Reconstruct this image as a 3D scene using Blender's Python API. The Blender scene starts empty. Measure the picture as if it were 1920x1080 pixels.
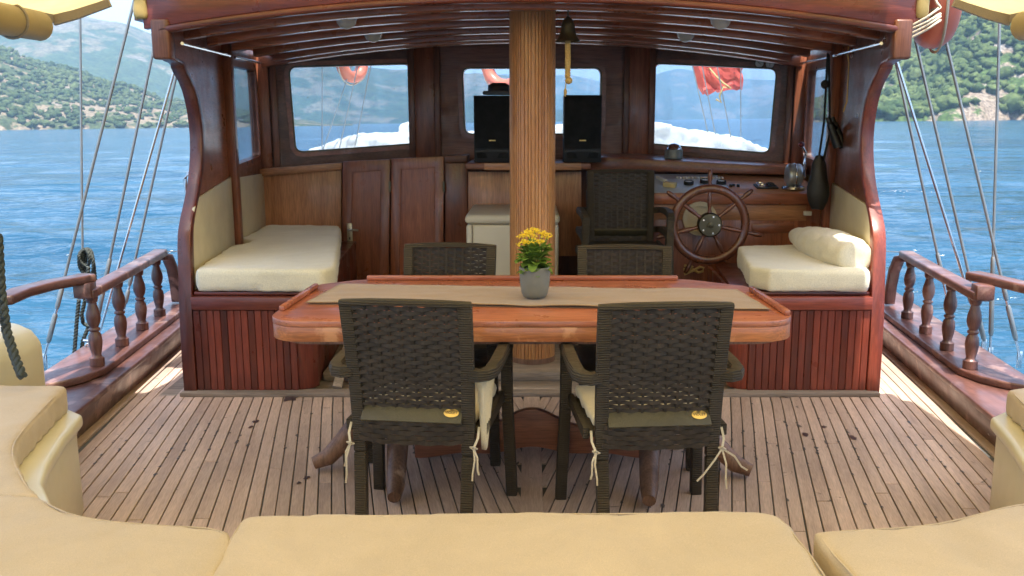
import bpy, bmesh, math, random
import numpy as np
from mathutils import Vector, Matrix, noise
from mathutils.geometry import tessellate_polygon
R = math.radians
random.seed(7)
scn = bpy.context.scene
COL = scn.collection

# ---------------------------------------------------------------- camera, heel of the boat
F, CX, EYE = 1700.0, 997.0, 1.44
TH = math.atan(310 / F)
HEEL = Matrix.Rotation(R(0.66), 4, 'Y') @ Matrix.Rotation(R(-0.12), 4, 'X')   # the boat heels a little on the sea
cam_d = bpy.data.cameras.new('camera')
cam = bpy.data.objects.new('camera', cam_d); COL.objects.link(cam)
cam_d.sensor_width = 36; cam_d.lens = F / 1920 * 36
cam_d.shift_x = -(CX - 960) / 1920
cam_d.clip_start = 0.05; cam_d.clip_end = 30000
cam_d.dof.use_dof = True; cam_d.dof.focus_distance = 3.4; cam_d.dof.aperture_fstop = 7.1
cam.matrix_world = HEEL @ Matrix.Translation((0, 0, EYE)) @ Matrix.Rotation(math.pi / 2 - TH, 4, 'X')
scn.camera = cam

# ---------------------------------------------------------------- sky, sun, exposure
SUN = Vector((0.10, -0.30, 1.0)).normalized()
world = bpy.data.worlds.new('World'); scn.world = world; world.use_nodes = True
wn = world.node_tree.nodes; wl = world.node_tree.links
bg = wn['Background']; sky = wn.new('ShaderNodeTexSky'); sky.sky_type = 'NISHITA'; sky.sun_disc = False
sky.sun_elevation = math.asin(SUN.z); sky.sun_rotation = math.atan2(SUN.x, SUN.y)
sky.air_density = 1.0; sky.dust_density = 3.2; sky.ozone_density = .35
wl.new(sky.outputs[0], bg.inputs[0]); bg.inputs[1].default_value = 0.15
sd = bpy.data.lights.new('sun', 'SUN'); sd.energy = 3.4; sd.angle = R(0.53); sd.color = (1, .94, .85)
so = bpy.data.objects.new('sun', sd); COL.objects.link(so)
so.rotation_euler = SUN.to_track_quat('Z', 'Y').to_euler(); so.location = (0, 0, 20)
scn.view_settings.view_transform = 'Standard'; scn.view_settings.look = 'None'
scn.view_settings.exposure = 1.66; scn.view_settings.gamma = 1; scn.view_settings.use_curve_mapping = False
scn.cycles.max_bounces = 10; scn.cycles.transparent_max_bounces = 12; scn.cycles.volume_bounces = 1
scn.cycles.diffuse_bounces = 6; scn.cycles.caustics_reflective = False; scn.cycles.caustics_refractive = False
scn.cycles.sample_clamp_indirect = 6

# ---------------------------------------------------------------- measuring helpers (boat coordinates)
def _ray(u, v):
    k = (540 - v) / F
    return Vector(((u - CX) / F, math.cos(TH) + math.sin(TH) * k, -math.sin(TH) + math.cos(TH) * k))
def atY(u, v, y): r = _ray(u, v); return Vector((0, 0, EYE)) + r * (y / r.y)
def atZ(u, v, z): r = _ray(u, v); return Vector((0, 0, EYE)) + r * ((z - EYE) / r.z)
def onplane(u, v, p, n):
    r = _ray(u, v); o = Vector((0, 0, EYE)); return o + r * ((p - o).dot(n) / r.dot(n))
def lerp(a, b, t): return a + (b - a) * t

# ---------------------------------------------------------------- mesh builder
class MB:
    def __init__(s): s.v = []; s.f = []
    def add(s, vs, fs):
        k = len(s.v); s.v += [Vector(p) for p in vs]; s.f += [tuple(i + k for i in f) for f in fs]; return s
    def box(s, c, d, rot=None):
        c = Vector(c); hx, hy, hz = d[0] / 2, d[1] / 2, d[2] / 2
        P = [Vector((x, y, z)) for x in (-hx, hx) for y in (-hy, hy) for z in (-hz, hz)]
        if rot is not None: P = [rot @ p for p in P]
        return s.add([c + p for p in P], [(0, 1, 3, 2), (4, 6, 7, 5), (0, 4, 5, 1), (2, 3, 7, 6), (0, 2, 6, 4), (1, 5, 7, 3)])
    def bb(s, x0, x1, y0, y1, z0, z1): return s.box(((x0 + x1) / 2, (y0 + y1) / 2, (z0 + z1) / 2), (abs(x1 - x0), abs(y1 - y0), abs(z1 - z0)))
    def slab(s, A, B):                       # two matching loops joined
        n = len(A); fs = [(i, (i + 1) % n, (i + 1) % n + n, i + n) for i in range(n)]
        return s.add(list(A) + list(B), fs + [tuple(range(n))[::-1], tuple(range(n, 2 * n))])
    def plan(s, pts, z0, z1): return s.slab([(p[0], p[1], z0) for p in pts], [(p[0], p[1], z1) for p in pts])
    def loft(s, rings, cap=True, closed=True):
        n = len(rings[0]); vs = [p for r in rings for p in r]; fs = []
        for k in range(len(rings) - 1):
            for i in range(n if closed else n - 1):
                j = (i + 1) % n; fs.append((k * n + i, k * n + j, (k + 1) * n + j, (k + 1) * n + i))
        if cap: fs += [tuple(range(n))[::-1], tuple(range((len(rings) - 1) * n, len(rings) * n))]
        return s.add(vs, fs)
    def sweep(s, path, prof, up=(0, 0, 1), cap=True, scale=None):  # prof: [(side, up)]
        P = [Vector(p) for p in path]; up = Vector(up); rings = []
        for i, p in enumerate(P):
            t = (P[min(i + 1, len(P) - 1)] - P[max(i - 1, 0)]).normalized()
            sd_ = t.cross(up)
            if sd_.length < 1e-4: sd_ = t.cross(Vector((1, 0, 0)))
            sd_.normalize(); u2 = sd_.cross(t).normalized(); k = 1 if scale is None else scale[i]
            rings.append([p + sd_ * a * k + u2 * b * k for a, b in prof])
        return s.loft(rings, cap)
    def tube(s, path, r, n=8, up=(0.13, 0.2, 0.97), cap=True):
        rr = r if isinstance(r, (list, tuple)) else [r] * len(path)
        return s.sweep(path, [(math.cos(6.28318 * i / n), math.sin(6.28318 * i / n)) for i in range(n)], up, cap, rr)
    def beam(s, path, w, h, up=(0, 0, 1)):
        return s.sweep(path, [(-w / 2, -h / 2), (w / 2, -h / 2), (w / 2, h / 2), (-w / 2, h / 2)], up)
    def lathe(s, prof, n=20, c=(0, 0, 0), M=None):
        c = Vector(c); rings = []
        for r, z in prof:
            ring = [Vector((r * math.cos(2 * math.pi * i / n), r * math.sin(2 * math.pi * i / n), z)) for i in range(n)]
            rings.append([c + (M @ p if M is not None else p) for p in ring])
        return s.loft(rings)
    def build(s, name, mat, parent=None, bevel=0, seg=2, ang=35, flat=False, **tags):
        me = bpy.data.meshes.new(name)
        org = Vector(parent['_o']) if parent is not None else None
        if parent is None:
            a = np.array([tuple(p) for p in s.v]); org = Vector(((a[:, 0].min() + a[:, 0].max()) / 2, (a[:, 1].min() + a[:, 1].max()) / 2, a[:, 2].min()))
        me.from_pydata([p - org for p in s.v], [], s.f)
        bm = bmesh.new(); bm.from_mesh(me)
        bmesh.ops.recalc_face_normals(bm, faces=bm.faces)
        if bevel:
            ed = [e for e in bm.edges if len(e.link_faces) == 2 and e.calc_face_angle(0) > R(30)]
            bmesh.ops.bevel(bm, geom=ed, offset=bevel, segments=seg, affect='EDGES', clamp_overlap=True, profile=.5)
        bm.to_mesh(me); bm.free()
        if not flat:
            me.polygons.foreach_set('use_smooth', [True] * len(me.polygons)); me.set_sharp_from_angle(angle=R(ang))
        if mat: me.materials.append(mat)
        o = bpy.data.objects.new(name, me); COL.objects.link(o)
        if parent is None: o.location = org
        else: o.parent = parent
        o['_o'] = tuple(org)
        for k, x in tags.items(): o[k] = x
        return o
def thing(name, label, cat, loc=(0, 0, 0), group=None, kind=None):
    o = bpy.data.objects.new(name, None); COL.objects.link(o); o.location = loc; o['_o'] = tuple(loc)
    o['label'] = label
    if cat: o['category'] = cat
    if group: o['group'] = group
    if kind: o['kind'] = kind
    o.empty_display_size = .1
    return o
def tag(o, label, cat=None, group=None, kind=None):
    o['label'] = label
    if cat: o['category'] = cat
    if group: o['group'] = group
    if kind: o['kind'] = kind
    return o
ENV = []

# ---------------------------------------------------------------- materials
def newmat(name):
    m = bpy.data.materials.new(name); m.use_nodes = True
    nt = m.node_tree; b = nt.nodes['Principled BSDF']; return m, nt, b
def N(nt, t, **k):
    n = nt.nodes.new(t)
    for a, x in k.items():
        if a.startswith('i_'):
            kk = a[2:]; kk = int(kk) if kk.isdigit() else kk.replace('_', ' ')
            n.inputs[kk].default_value = x
        else: setattr(n, a, x)
    return n
def ramp(nt, src, stops):
    r = nt.nodes.new('ShaderNodeValToRGB'); e = r.color_ramp.elements
    while len(e) < len(stops): e.new(.5)
    for x, (p, c) in zip(e, stops):
        x.position = p; x.color = (c[0], c[1], c[2], 1) if hasattr(c, '__len__') else (c, c, c, 1)
    nt.links.new(src, r.inputs[0]); return r.outputs[0]
def coords(nt, scale=(1, 1, 1), rnd=True, out='Object'):
    tc = N(nt, 'ShaderNodeTexCoord'); mp = N(nt, 'ShaderNodeMapping'); mp.inputs['Scale'].default_value = scale
    if rnd:
        oi = N(nt, 'ShaderNodeObjectInfo'); ml = N(nt, 'ShaderNodeVectorMath', operation='SCALE'); ml.inputs[0].default_value = (17, 31, 23)
        nt.links.new(oi.outputs['Random'], ml.inputs['Scale']); ad = N(nt, 'ShaderNodeVectorMath', operation='ADD')
        nt.links.new(tc.outputs[out], ad.inputs[0]); nt.links.new(ml.outputs[0], ad.inputs[1]); nt.links.new(ad.outputs[0], mp.inputs[0])
    else: nt.links.new(tc.outputs[out], mp.inputs[0])
    return mp.outputs[0]
def mixc(nt, a, b, f, mode='MIX'):
    m = N(nt, 'ShaderNodeMix', data_type='RGBA', blend_type=mode)
    for sock, x in ((m.inputs[6], a), (m.inputs[7], b)):
        if isinstance(x, (tuple, list)): sock.default_value = (*x[:3], 1)
        elif isinstance(x, float): sock.default_value = (x, x, x, 1)
        else: nt.links.new(x, sock)
    if isinstance(f, (int, float)): m.inputs[0].default_value = f
    else: nt.links.new(f, m.inputs[0])
    return m.outputs[2]
def mathn(nt, op, a, b=0.0, clamp=False):
    m = N(nt, 'ShaderNodeMath', operation=op, use_clamp=clamp)
    for i, x in enumerate((a, b)):
        if isinstance(x, (int, float)): m.inputs[i].default_value = x
        else: nt.links.new(x, m.inputs[i])
    return m.outputs[0]
def noisef(nt, vec, scale, detail=4, dist=0, rough=.55):
    n = N(nt, 'ShaderNodeTexNoise'); n.inputs['Scale'].default_value = scale; n.inputs['Detail'].default_value = detail
    n.inputs['Distortion'].default_value = dist; n.inputs['Roughness'].default_value = rough
    if vec is not None: nt.links.new(vec, n.inputs['Vector'])
    return n.outputs['Fac']
def bump(nt, b, h, strength=.2, dist=.01):
    bp = N(nt, 'ShaderNodeBump'); bp.inputs['Strength'].default_value = strength; bp.inputs['Distance'].default_value = dist
    nt.links.new(h, bp.inputs['Height']); nt.links.new(bp.outputs[0], b.inputs['Normal']); return bp
def wood(name, dark, light, axis='X', rough=.28, coat=.5, worn=None, var=.35, grain=1.0, wornamt=.62, coatr=.12):
    m, nt, b = newmat(name); k = {'X': (.07, 1, 1), 'Y': (1, .07, 1), 'Z': (1, 1, .07)}[axis]
    vec = coords(nt, k); wv = coords(nt, (1, 1, 1))
    n1 = noisef(nt, vec, 14 * grain, 6, .8); n2 = noisef(nt, vec, 150 * grain, 3); n3 = noisef(nt, wv, 1.7, 3)
    c = ramp(nt, n1, [(.3, dark), (.7, light)])
    c = mixc(nt, c, ramp(nt, n2, [(.35, .72), (.6, 1.06)]), 1.0, 'MULTIPLY')
    c = mixc(nt, c, ramp(nt, n3, [(.3, .78), (.7, 1.12)]), .8, 'MULTIPLY')
    oi = N(nt, 'ShaderNodeObjectInfo')
    c = mixc(nt, c, ramp(nt, oi.outputs['Random'], [(0, 1 - var), (.5, 1.0), (1, 1 + var * .5)]), 1.0, 'MULTIPLY')
    if worn:
        w = noisef(nt, wv, 5.5, 5, .4)
        wf = ramp(nt, w, [(wornamt - .03, 0.0), (wornamt + .03, 1.0)])
        c = mixc(nt, c, worn, mathn(nt, 'MULTIPLY', wf, .75))
    nt.links.new(c, b.inputs['Base Color'])
    rn = noisef(nt, wv, 9, 4)
    nt.links.new(ramp(nt, rn, [(.3, rough * .75), (.75, min(1, rough * 1.5))]), b.inputs['Roughness'])
    b.inputs['Coat Weight'].default_value = coat; b.inputs['Coat Roughness'].default_value = coatr
    bump(nt, b, mixc(nt, n2, noisef(nt, wv, 3, 2), .5), .12, .004)
    return m
def plain(name, col, rough=.5, metal=0, bmp=0, bs=60, var=.12, coat=0, spec=.5, vs=4):
    m, nt, b = newmat(name); vec = coords(nt)
    n = noisef(nt, vec, vs, 5)
    c = mixc(nt, col, ramp(nt, n, [(.3, 1 - var), (.7, 1 + var)]), 1.0, 'MULTIPLY')
    nt.links.new(c, b.inputs['Base Color']); b.inputs['Metallic'].default_value = metal
    nt.links.new(ramp(nt, noisef(nt, vec, 13, 4), [(.3, rough * .8), (.7, min(1, rough * 1.25))]), b.inputs['Roughness'])
    b.inputs['Coat Weight'].default_value = coat; b.inputs['Specular IOR Level'].default_value = spec
    if bmp: bump(nt, b, noisef(nt, vec, bs, 4), bmp, .01)
    return m
def fabric(name, col, rough=.9, weave=900, stain=.1, bmp=.25, sheen=.3, warm=None):
    m, nt, b = newmat(name); vec = coords(nt)
    n = noisef(nt, vec, 3.1, 5, .5); n2 = noisef(nt, vec, weave * .4, 2); n3 = noisef(nt, vec, 22, 4)
    c = mixc(nt, col, ramp(nt, n, [(.32, 1 - stain), (.68, 1 + stain * .5)]), 1.0, 'MULTIPLY')
    if warm: c = mixc(nt, c, warm, ramp(nt, noisef(nt, vec, 2.0, 4), [(.45, 0.0), (.7, .5)]))
    c = mixc(nt, c, ramp(nt, n2, [(.3, .86), (.7, 1.08)]), 1.0, 'MULTIPLY')
    nt.links.new(c, b.inputs['Base Color']); b.inputs['Roughness'].default_value = rough
    b.inputs['Sheen Weight'].default_value = sheen; b.inputs['Specular IOR Level'].default_value = .2
    h = mixc(nt, n2, n3, .6)
    bump(nt, b, h, bmp, .006)
    return m

MAH = (.21, .062, .030); MAHL = (.41, .140, .066)
M = {}
for ax in 'XYZ':
    M['mah' + ax] = wood('mahogany_' + ax, MAH, MAHL, ax, rough=.34, coat=.22, coatr=.16)
    M['red' + ax] = wood('red_mahogany_' + ax, (.12, .022, .014), (.25, .052, .028), ax, rough=.35, coat=.3, var=.55)
    M['light' + ax] = wood('light_mahogany_' + ax, (.42, .175, .075), (.60, .29, .135), ax, var=.12, rough=.4, coat=.15)
    M['rail' + ax] = wood('rail_wood_' + ax, (.085, .036, .028), (.18, .080, .064), ax, rough=.38, coat=.35, coatr=.25, worn=(.27, .16, .13), wornamt=.60)
M['beam'] = wood('ceiling_mahogany', (.28, .090, .044), (.48, .175, .088), 'X', rough=.3, coat=.4, coatr=.14, var=.2)
M['darkX'] = wood('dark_varnished_wood', (.19, .072, .040), (.33, .135, .075), 'X', rough=.42, coat=.10, coatr=.25)
M['darkZ'] = wood('dark_varnished_upright', (.16, .055, .030), (.29, .108, .056), 'Z', rough=.38, coat=.15)
M['table'] = wood('table_wood', (.36, .105, .058), (.54, .20, .115), 'X', rough=.3, coat=.45, coatr=.2, var=.1)
M['tedge'] = wood('table_edge_wood', (.42, .13, .048), (.60, .23, .09), 'X', rough=.35, coat=.3, var=.1, worn=(.70, .34, .16), wornamt=.57)
M['mast'] = wood('mast_wood', (.42, .18, .065), (.62, .31, .12), 'Z', rough=.4, coat=.25, var=0, grain=1.5)
M['leg'] = wood('worn_leg_wood', (.15, .075, .045), (.30, .17, .11), 'Z', rough=.5, coat=.1, worn=(.42, .30, .22))
M['grey'] = wood('grey_weathered_wood', (.20, .155, .12), (.36, .29, .235), 'X', rough=.8, coat=0, var=.1)
M['white'] = plain('white_gelcoat', (.78, .78, .75), .3)
M['cream'] = plain('cream_gelcoat', (.66, .60, .42), .35, bmp=.03, coat=.2, var=.06)
M['creampad'] = plain('cream_vinyl', (.68, .59, .38), .45, bmp=.12, bs=8, var=.1)
M['fridge'] = plain('ivory_plastic', (.66, .60, .46), .4, var=.04)
M['steel'] = plain('polished_steel', (.72, .73, .74), .18, 1, var=.05)
M['wire'] = plain('rigging_wire', (.33, .34, .33), .42, .8, bmp=.2, bs=300)
M['wheel'] = wood('wheel_mahogany', (.11, .036, .022), (.21, .075, .042), 'Z', rough=.28, coat=.45)
M['lock'] = plain('tarnished_lock', (.50, .46, .36), .4, .6)
M['brass'] = plain('old_brass', (.10, .09, .062), .45, .9, bmp=.1, bs=40, var=.25)
M['gold'] = plain('gold_badge', (.80, .58, .22), .35, .8)
M['black'] = plain('black_plastic', (.010, .011, .012), .45)
M['blackm'] = plain('black_leather', (.018, .017, .016), .5, bmp=.3, bs=30)
M['rubber'] = plain('dark_caulk', (.11, .11, .108), .7, bmp=.3, bs=50)
M['greyp'] = plain('grey_pot', (.20, .205, .185), .55, bmp=.03)
M['orange'] = plain('orange_buoy', (.74, .20, .12), .35, bmp=.06, bs=12, var=.1)
M['redcloth'] = plain('red_life_jacket', (.66, .08, .05), .6, bmp=.2, bs=9)
M['rope'] = plain('cream_rope', (.62, .54, .40), .8, bmp=.6, bs=120)
M['ropey'] = plain('yellow_rope', (.62, .42, .16), .8, bmp=.6, bs=120)
M['roped'] = plain('dark_green_rope', (.045, .055, .05), .75, bmp=.7, bs=90)
M['panelgrey'] = plain('grey_blue_console_top', (.46, .51, .58), .35, var=.08)
M['dialface'] = plain('white_dial', (.75, .75, .72), .3)
M['lampg'] = plain('lamp_lens', (.55, .55, .50), .25)
M['foam'] = fabric('ivory_towelling', (.76, .70, .53), bmp=.5, stain=.08, weave=500, sheen=.5)
M['sofa'] = fabric('beige_canvas', (.56, .445, .315), bmp=.35, stain=.12, weave=1100, sheen=.2, warm=(.50, .39, .25))
M['pad'] = fabric('cream_cotton', (.66, .57, .40), bmp=.2)
M['runner'] = fabric('brown_linen', (.31, .20, .11), weave=1500, bmp=.3, stain=.06)
M['whitecover'] = fabric('white_cover', (.62, .62, .60), bmp=.6, stain=.08)
M['curtain'] = fabric('mustard_canvas', (.36, .26, .09), bmp=.2)
M['hem'] = fabric('taupe_hem', (.30, .25, .19), bmp=.2)
M['mesh'] = plain('speaker_cloth', (.008, .009, .009), .9, bmp=.4, bs=400)

# wicker plastic with fine cross ribs
m, nt, b = newmat('brown_wicker_plastic'); vec = coords(nt, rnd=False)
w = N(nt, 'ShaderNodeTexWave', wave_type='BANDS', bands_direction='Z'); w.inputs['Scale'].default_value = 38; w.inputs['Distortion'].default_value = 1.5
nt.links.new(vec, w.inputs['Vector']); n = noisef(nt, vec, 6, 4)
nt.links.new(ramp(nt, n, [(.3, (.036, .028, .019)), (.7, (.056, .044, .031))]), b.inputs['Base Color'])
b.inputs['Roughness'].default_value = .55; b.inputs['Specular IOR Level'].default_value = .3; bump(nt, b, w.outputs['Fac'], .55, .006); M['wick'] = m
m, nt, b = newmat('brown_woven_strand'); vec = coords(nt, rnd=False)
nt.links.new(ramp(nt, noisef(nt, vec, 8, 4), [(.3, (.036, .027, .019)), (.7, (.056, .043, .032))]), b.inputs['Base Color'])
b.inputs['Roughness'].default_value = .5; b.inputs['Specular IOR Level'].default_value = .3; bump(nt, b, noisef(nt, coords(nt, (1, 1, 6), False), 60, 3), .15, .003); M['strand'] = m

M['ledge'] = plain('toplit_olive_ribbed_plastic', (.080, .067, .038), .5, bmp=.3, bs=200)  # lighter than the wicker: light on the upward face put into the colour
# teak deck plank
m, nt, b = newmat('teak_deck'); vec = coords(nt, (1, .08, 1)); geo = N(nt, 'ShaderNodeNewGeometry')
n1 = noisef(nt, vec, 22, 6, .4); n2 = noisef(nt, vec, 210, 3)
c = ramp(nt, n1, [(.28, (.46, .325, .255)), (.72, (.62, .46, .37))])
c = mixc(nt, c, ramp(nt, n2, [(.3, .80), (.65, 1.06)]), 1.0, 'MULTIPLY')
oi = N(nt, 'ShaderNodeObjectInfo'); c = mixc(nt, c, ramp(nt, oi.outputs['Random'], [(0, .84), (.5, .98), (1, 1.08)]), 1.0, 'MULTIPLY')
big = noisef(nt, geo.outputs['Position'], 1.3, 5, .3); c = mixc(nt, c, ramp(nt, big, [(.3, .84), (.68, 1.12)]), 1.0, 'MULTIPLY')
st = N(nt, 'ShaderNodeTexNoise'); st.inputs['Scale'].default_value = 11; st.inputs['Detail'].default_value = 5; st.inputs['Distortion'].default_value = 1.2
nt.links.new(geo.outputs['Position'], st.inputs['Vector'])
c = mixc(nt, c, (.07, .055, .05), ramp(nt, st.outputs['Fac'], [(.68, 0.0), (.74, .75)]))
nt.links.new(c, b.inputs['Base Color']); b.inputs['Roughness'].default_value = .62
bump(nt, b, n2, .25, .002); M['teak'] = m
# stain
M['stain'] = plain('dark_stain', (.06, .035, .035), .35)

# window glass
m, nt, b = newmat('window_glass'); nt.nodes.remove(b); out = nt.nodes['Material Output']
tr = N(nt, 'ShaderNodeBsdfTransparent'); tr.inputs[0].default_value = (.82, .89, .95, 1)
gl = N(nt, 'ShaderNodeBsdfGlossy'); gl.inputs['Roughness'].default_value = .04
df = N(nt, 'ShaderNodeBsdfDiffuse'); df.inputs[0].default_value = (.75, .8, .85, 1)
fr = N(nt, 'ShaderNodeFresnel'); fr.inputs[0].default_value = 1.42
mx = N(nt, 'ShaderNodeMixShader'); nt.links.new(mathn(nt, 'MULTIPLY', fr.outputs[0], .45, True), mx.inputs[0]); nt.links.new(tr.outputs[0], mx.inputs[1]); nt.links.new(gl.outputs[0], mx.inputs[2])
sp = noisef(nt, coords(nt, (1, 1, 1)), 55, 3, .6); sp2 = noisef(nt, coords(nt, (1, 1, .35)), 3, 5, 1)
dirt = mathn(nt, 'ADD', ramp(nt, sp, [(.66, 0.0), (.72, .22)]), ramp(nt, sp2, [(.42, .06), (.75, .17)]))
m2 = N(nt, 'ShaderNodeMixShader'); nt.links.new(dirt, m2.inputs[0]); nt.links.new(mx.outputs[0], m2.inputs[1]); nt.links.new(df.outputs[0], m2.inputs[2])
nt.links.new(m2.outputs[0], out.inputs[0]); M['glass'] = m

# translucent awning canvas
m, nt, b = newmat('yellow_awning_canvas'); nt.nodes.remove(b); out = nt.nodes['Material Output']
cc = ramp(nt, noisef(nt, coords(nt), 5, 4), [(.3, (.70, .56, .25)), (.7, (.80, .66, .32))])
d1 = N(nt, 'ShaderNodeBsdfDiffuse'); t1 = N(nt, 'ShaderNodeBsdfTranslucent'); nt.links.new(cc, d1.inputs[0]); nt.links.new(cc, t1.inputs[0])
ms = N(nt, 'ShaderNodeMixShader'); ms.inputs[0].default_value = .42; nt.links.new(d1.outputs[0], ms.inputs[1]); nt.links.new(t1.outputs[0], ms.inputs[2]); nt.links.new(ms.outputs[0], out.inputs[0]); M['awning'] = m

# leaves and petals
def leafy(name, c0, c1, tr=.35):
    m, nt, b = newmat(name); nt.nodes.remove(b); out = nt.nodes['Material Output']
    cc = ramp(nt, noisef(nt, coords(nt, rnd=True), 40, 3), [(.3, c0), (.7, c1)])
    d1 = N(nt, 'ShaderNodeBsdfPrincipled'); d1.inputs['Roughness'].default_value = .45; t1 = N(nt, 'ShaderNodeBsdfTranslucent'); nt.links.new(cc, d1.inputs[0]); nt.links.new(cc, t1.inputs[0])
    ms = N(nt, 'ShaderNodeMixShader'); ms.inputs[0].default_value = tr; nt.links.new(d1.outputs[0], ms.inputs[1]); nt.links.new(t1.outputs[0], ms.inputs[2]); nt.links.new(ms.outputs[0], out.inputs[0]); return m
M['leaf'] = leafy('plant_leaf', (.13, .24, .04), (.24, .38, .08)); M['petal'] = leafy('yellow_petal', (.85, .60, .02), (.95, .78, .06), .2)

# ================================================================= THE SETTING: sea and hills
SEA = -1.25
m, nt, b = newmat('sea_water'); geo = N(nt, 'ShaderNodeNewGeometry')
def mp(scale, rot=0):
    q = N(nt, 'ShaderNodeMapping'); q.inputs['Scale'].default_value = scale; q.inputs['Rotation'].default_value = (0, 0, rot); nt.links.new(geo.outputs['Position'], q.inputs[0]); return q.outputs[0]
a1 = noisef(nt, mp((.55, 1.3, 1), .25), 1.0, 4, .6); a2 = noisef(nt, mp((.10, .30, .2), -.1), 1.0, 5, .3); a3 = noisef(nt, mp((2.2, 4.5, 1), .1), 1.0, 3, .3)
h = mathn(nt, 'ADD', mathn(nt, 'ADD', mathn(nt, 'MULTIPLY', a1, .45), mathn(nt, 'MULTIPLY', a2, 2.6)), mathn(nt, 'MULTIPLY', a3, .14))
bump(nt, b, h, 1.0, .55)
c = ramp(nt, noisef(nt, mp((.03, .16, .1)), 1, 6, .4), [(.36, (.008, .048, .092)), (.64, (.018, .078, .138))])  # streaks painted into the colour for wind patches that reflect differently
nt.links.new(c, b.inputs['Base Color']); b.inputs['Roughness'].default_value = .12; b.inputs['IOR'].default_value = 1.33; M['sea'] = m
def sea_mesh():
    """wedge-shaped polar grid: real waves near the boat, flat farther out"""
    az_ = np.concatenate([np.arange(-180, -44, 4.0), np.arange(-44, 44, .16), np.arange(44, 180.1, 4.0)]); az_ = np.radians(az_); na = len(az_)
    rad = np.concatenate([[.0, 1.0], np.geomspace(2.0, 420, 470), np.geomspace(460, 9500, 24)]); nr = len(rad)
    A, Rr = np.meshgrid(az_, rad); X = Rr * np.sin(A); Y = Rr * np.cos(A); Z = np.zeros_like(X)
    rs_ = np.random.RandomState(12); step = np.gradient(rad)[:, None]
    for k in range(64):
        lam = math.exp(rs_.uniform(math.log(.55), math.log(9))); th = rs_.normal(1.45, .42); amp = .0038 * lam ** .85 * rs_.uniform(.5, 1.2)
        kk = 2 * math.pi / lam; fade = np.clip(lam / (step * 3.0) - .4, 0, 1)
        ph = kk * (X * math.cos(th) + Y * math.sin(th)) + rs_.uniform(0, 6.28); Z += amp * fade * (np.sin(ph) + .25 * np.sin(2 * ph + .6))
    pat = .55 + .45 * np.sin(X * .021 + Y * .037 + 2 * np.sin(X * .013)) * np.sin(Y * .021 - X * .009 + 1)
    Z = Z * (.65 + .7 * pat) + SEA
    V_ = np.stack([X, Y, Z], -1).reshape(-1, 3); idx = np.arange(na * nr).reshape(nr, na)
    Fq = np.stack([idx[:-1, :-1], idx[:-1, 1:], idx[1:, 1:], idx[1:, :-1]], -1).reshape(-1, 4)
    me = bpy.data.meshes.new('sea'); me.vertices.add(len(V_)); me.vertices.foreach_set('co', V_.ravel().astype(np.float32))
    me.loops.add(Fq.size); me.loops.foreach_set('vertex_index', Fq.ravel().astype(np.int32)); me.polygons.add(len(Fq)); me.polygons.foreach_set('loop_start', np.arange(0, Fq.size, 4, dtype=np.int32))
    me.update(calc_edges=True); me.polygons.foreach_set('use_smooth', [True] * len(Fq)); me.materials.append(M['sea'])
    o = bpy.data.objects.new('sea', me); COL.objects.link(o); return o
sea = sea_mesh()
tag(sea, 'blue rippled sea round the boat', kind='structure'); ENV.append(sea)

def terrain_mat(name, soil, soil2, green, green2, sc, amt, rock=(.42, .38, .34)):
    m, nt, b = newmat(name); geo = N(nt, 'ShaderNodeNewGeometry'); P = geo.outputs['Position']
    g = noisef(nt, P, sc, 8, .3, .62); gg = noisef(nt, P, sc * 2.3, 6); k = noisef(nt, P, sc * .22, 4); rk = noisef(nt, P, sc * .6, 7, .5)
    base = ramp(nt, gg, [(.35, soil), (.65, soil2)]); base = mixc(nt, base, rock, ramp(nt, rk, [(.55, 0.0), (.62, .8)]))
    gr = ramp(nt, gg, [(.35, green), (.65, green2)])
    f = mathn(nt, 'ADD', g, mathn(nt, 'MULTIPLY', mathn(nt, 'SUBTRACT', k, .5), .9))
    c = mixc(nt, base, gr, ramp(nt, f, [(amt - .03, 0.0), (amt + .03, 1.0)]))
    c = mixc(nt, c, ramp(nt, noisef(nt, P, sc * 9, 6), [(.38, .55), (.62, 1.35)]), 1.0, 'MULTIPLY')
    nt.links.new(c, b.inputs['Base Color']); b.inputs['Roughness'].default_value = .95; b.inputs['Specular IOR Level'].default_value = .1
    bump(nt, b, g, 1.0, 1.2 / sc * .06); return m
def interp(tab, x):
    if x <= tab[0][0]: return tab[0][1]
    for (a, p), (b_, q) in zip(tab, tab[1:]):
        if x <= b_:
            t = (x - a) / (b_ - a); t = t * t * (3 - 2 * t); return p + (q - p) * t
    return tab[-1][1]
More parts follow.
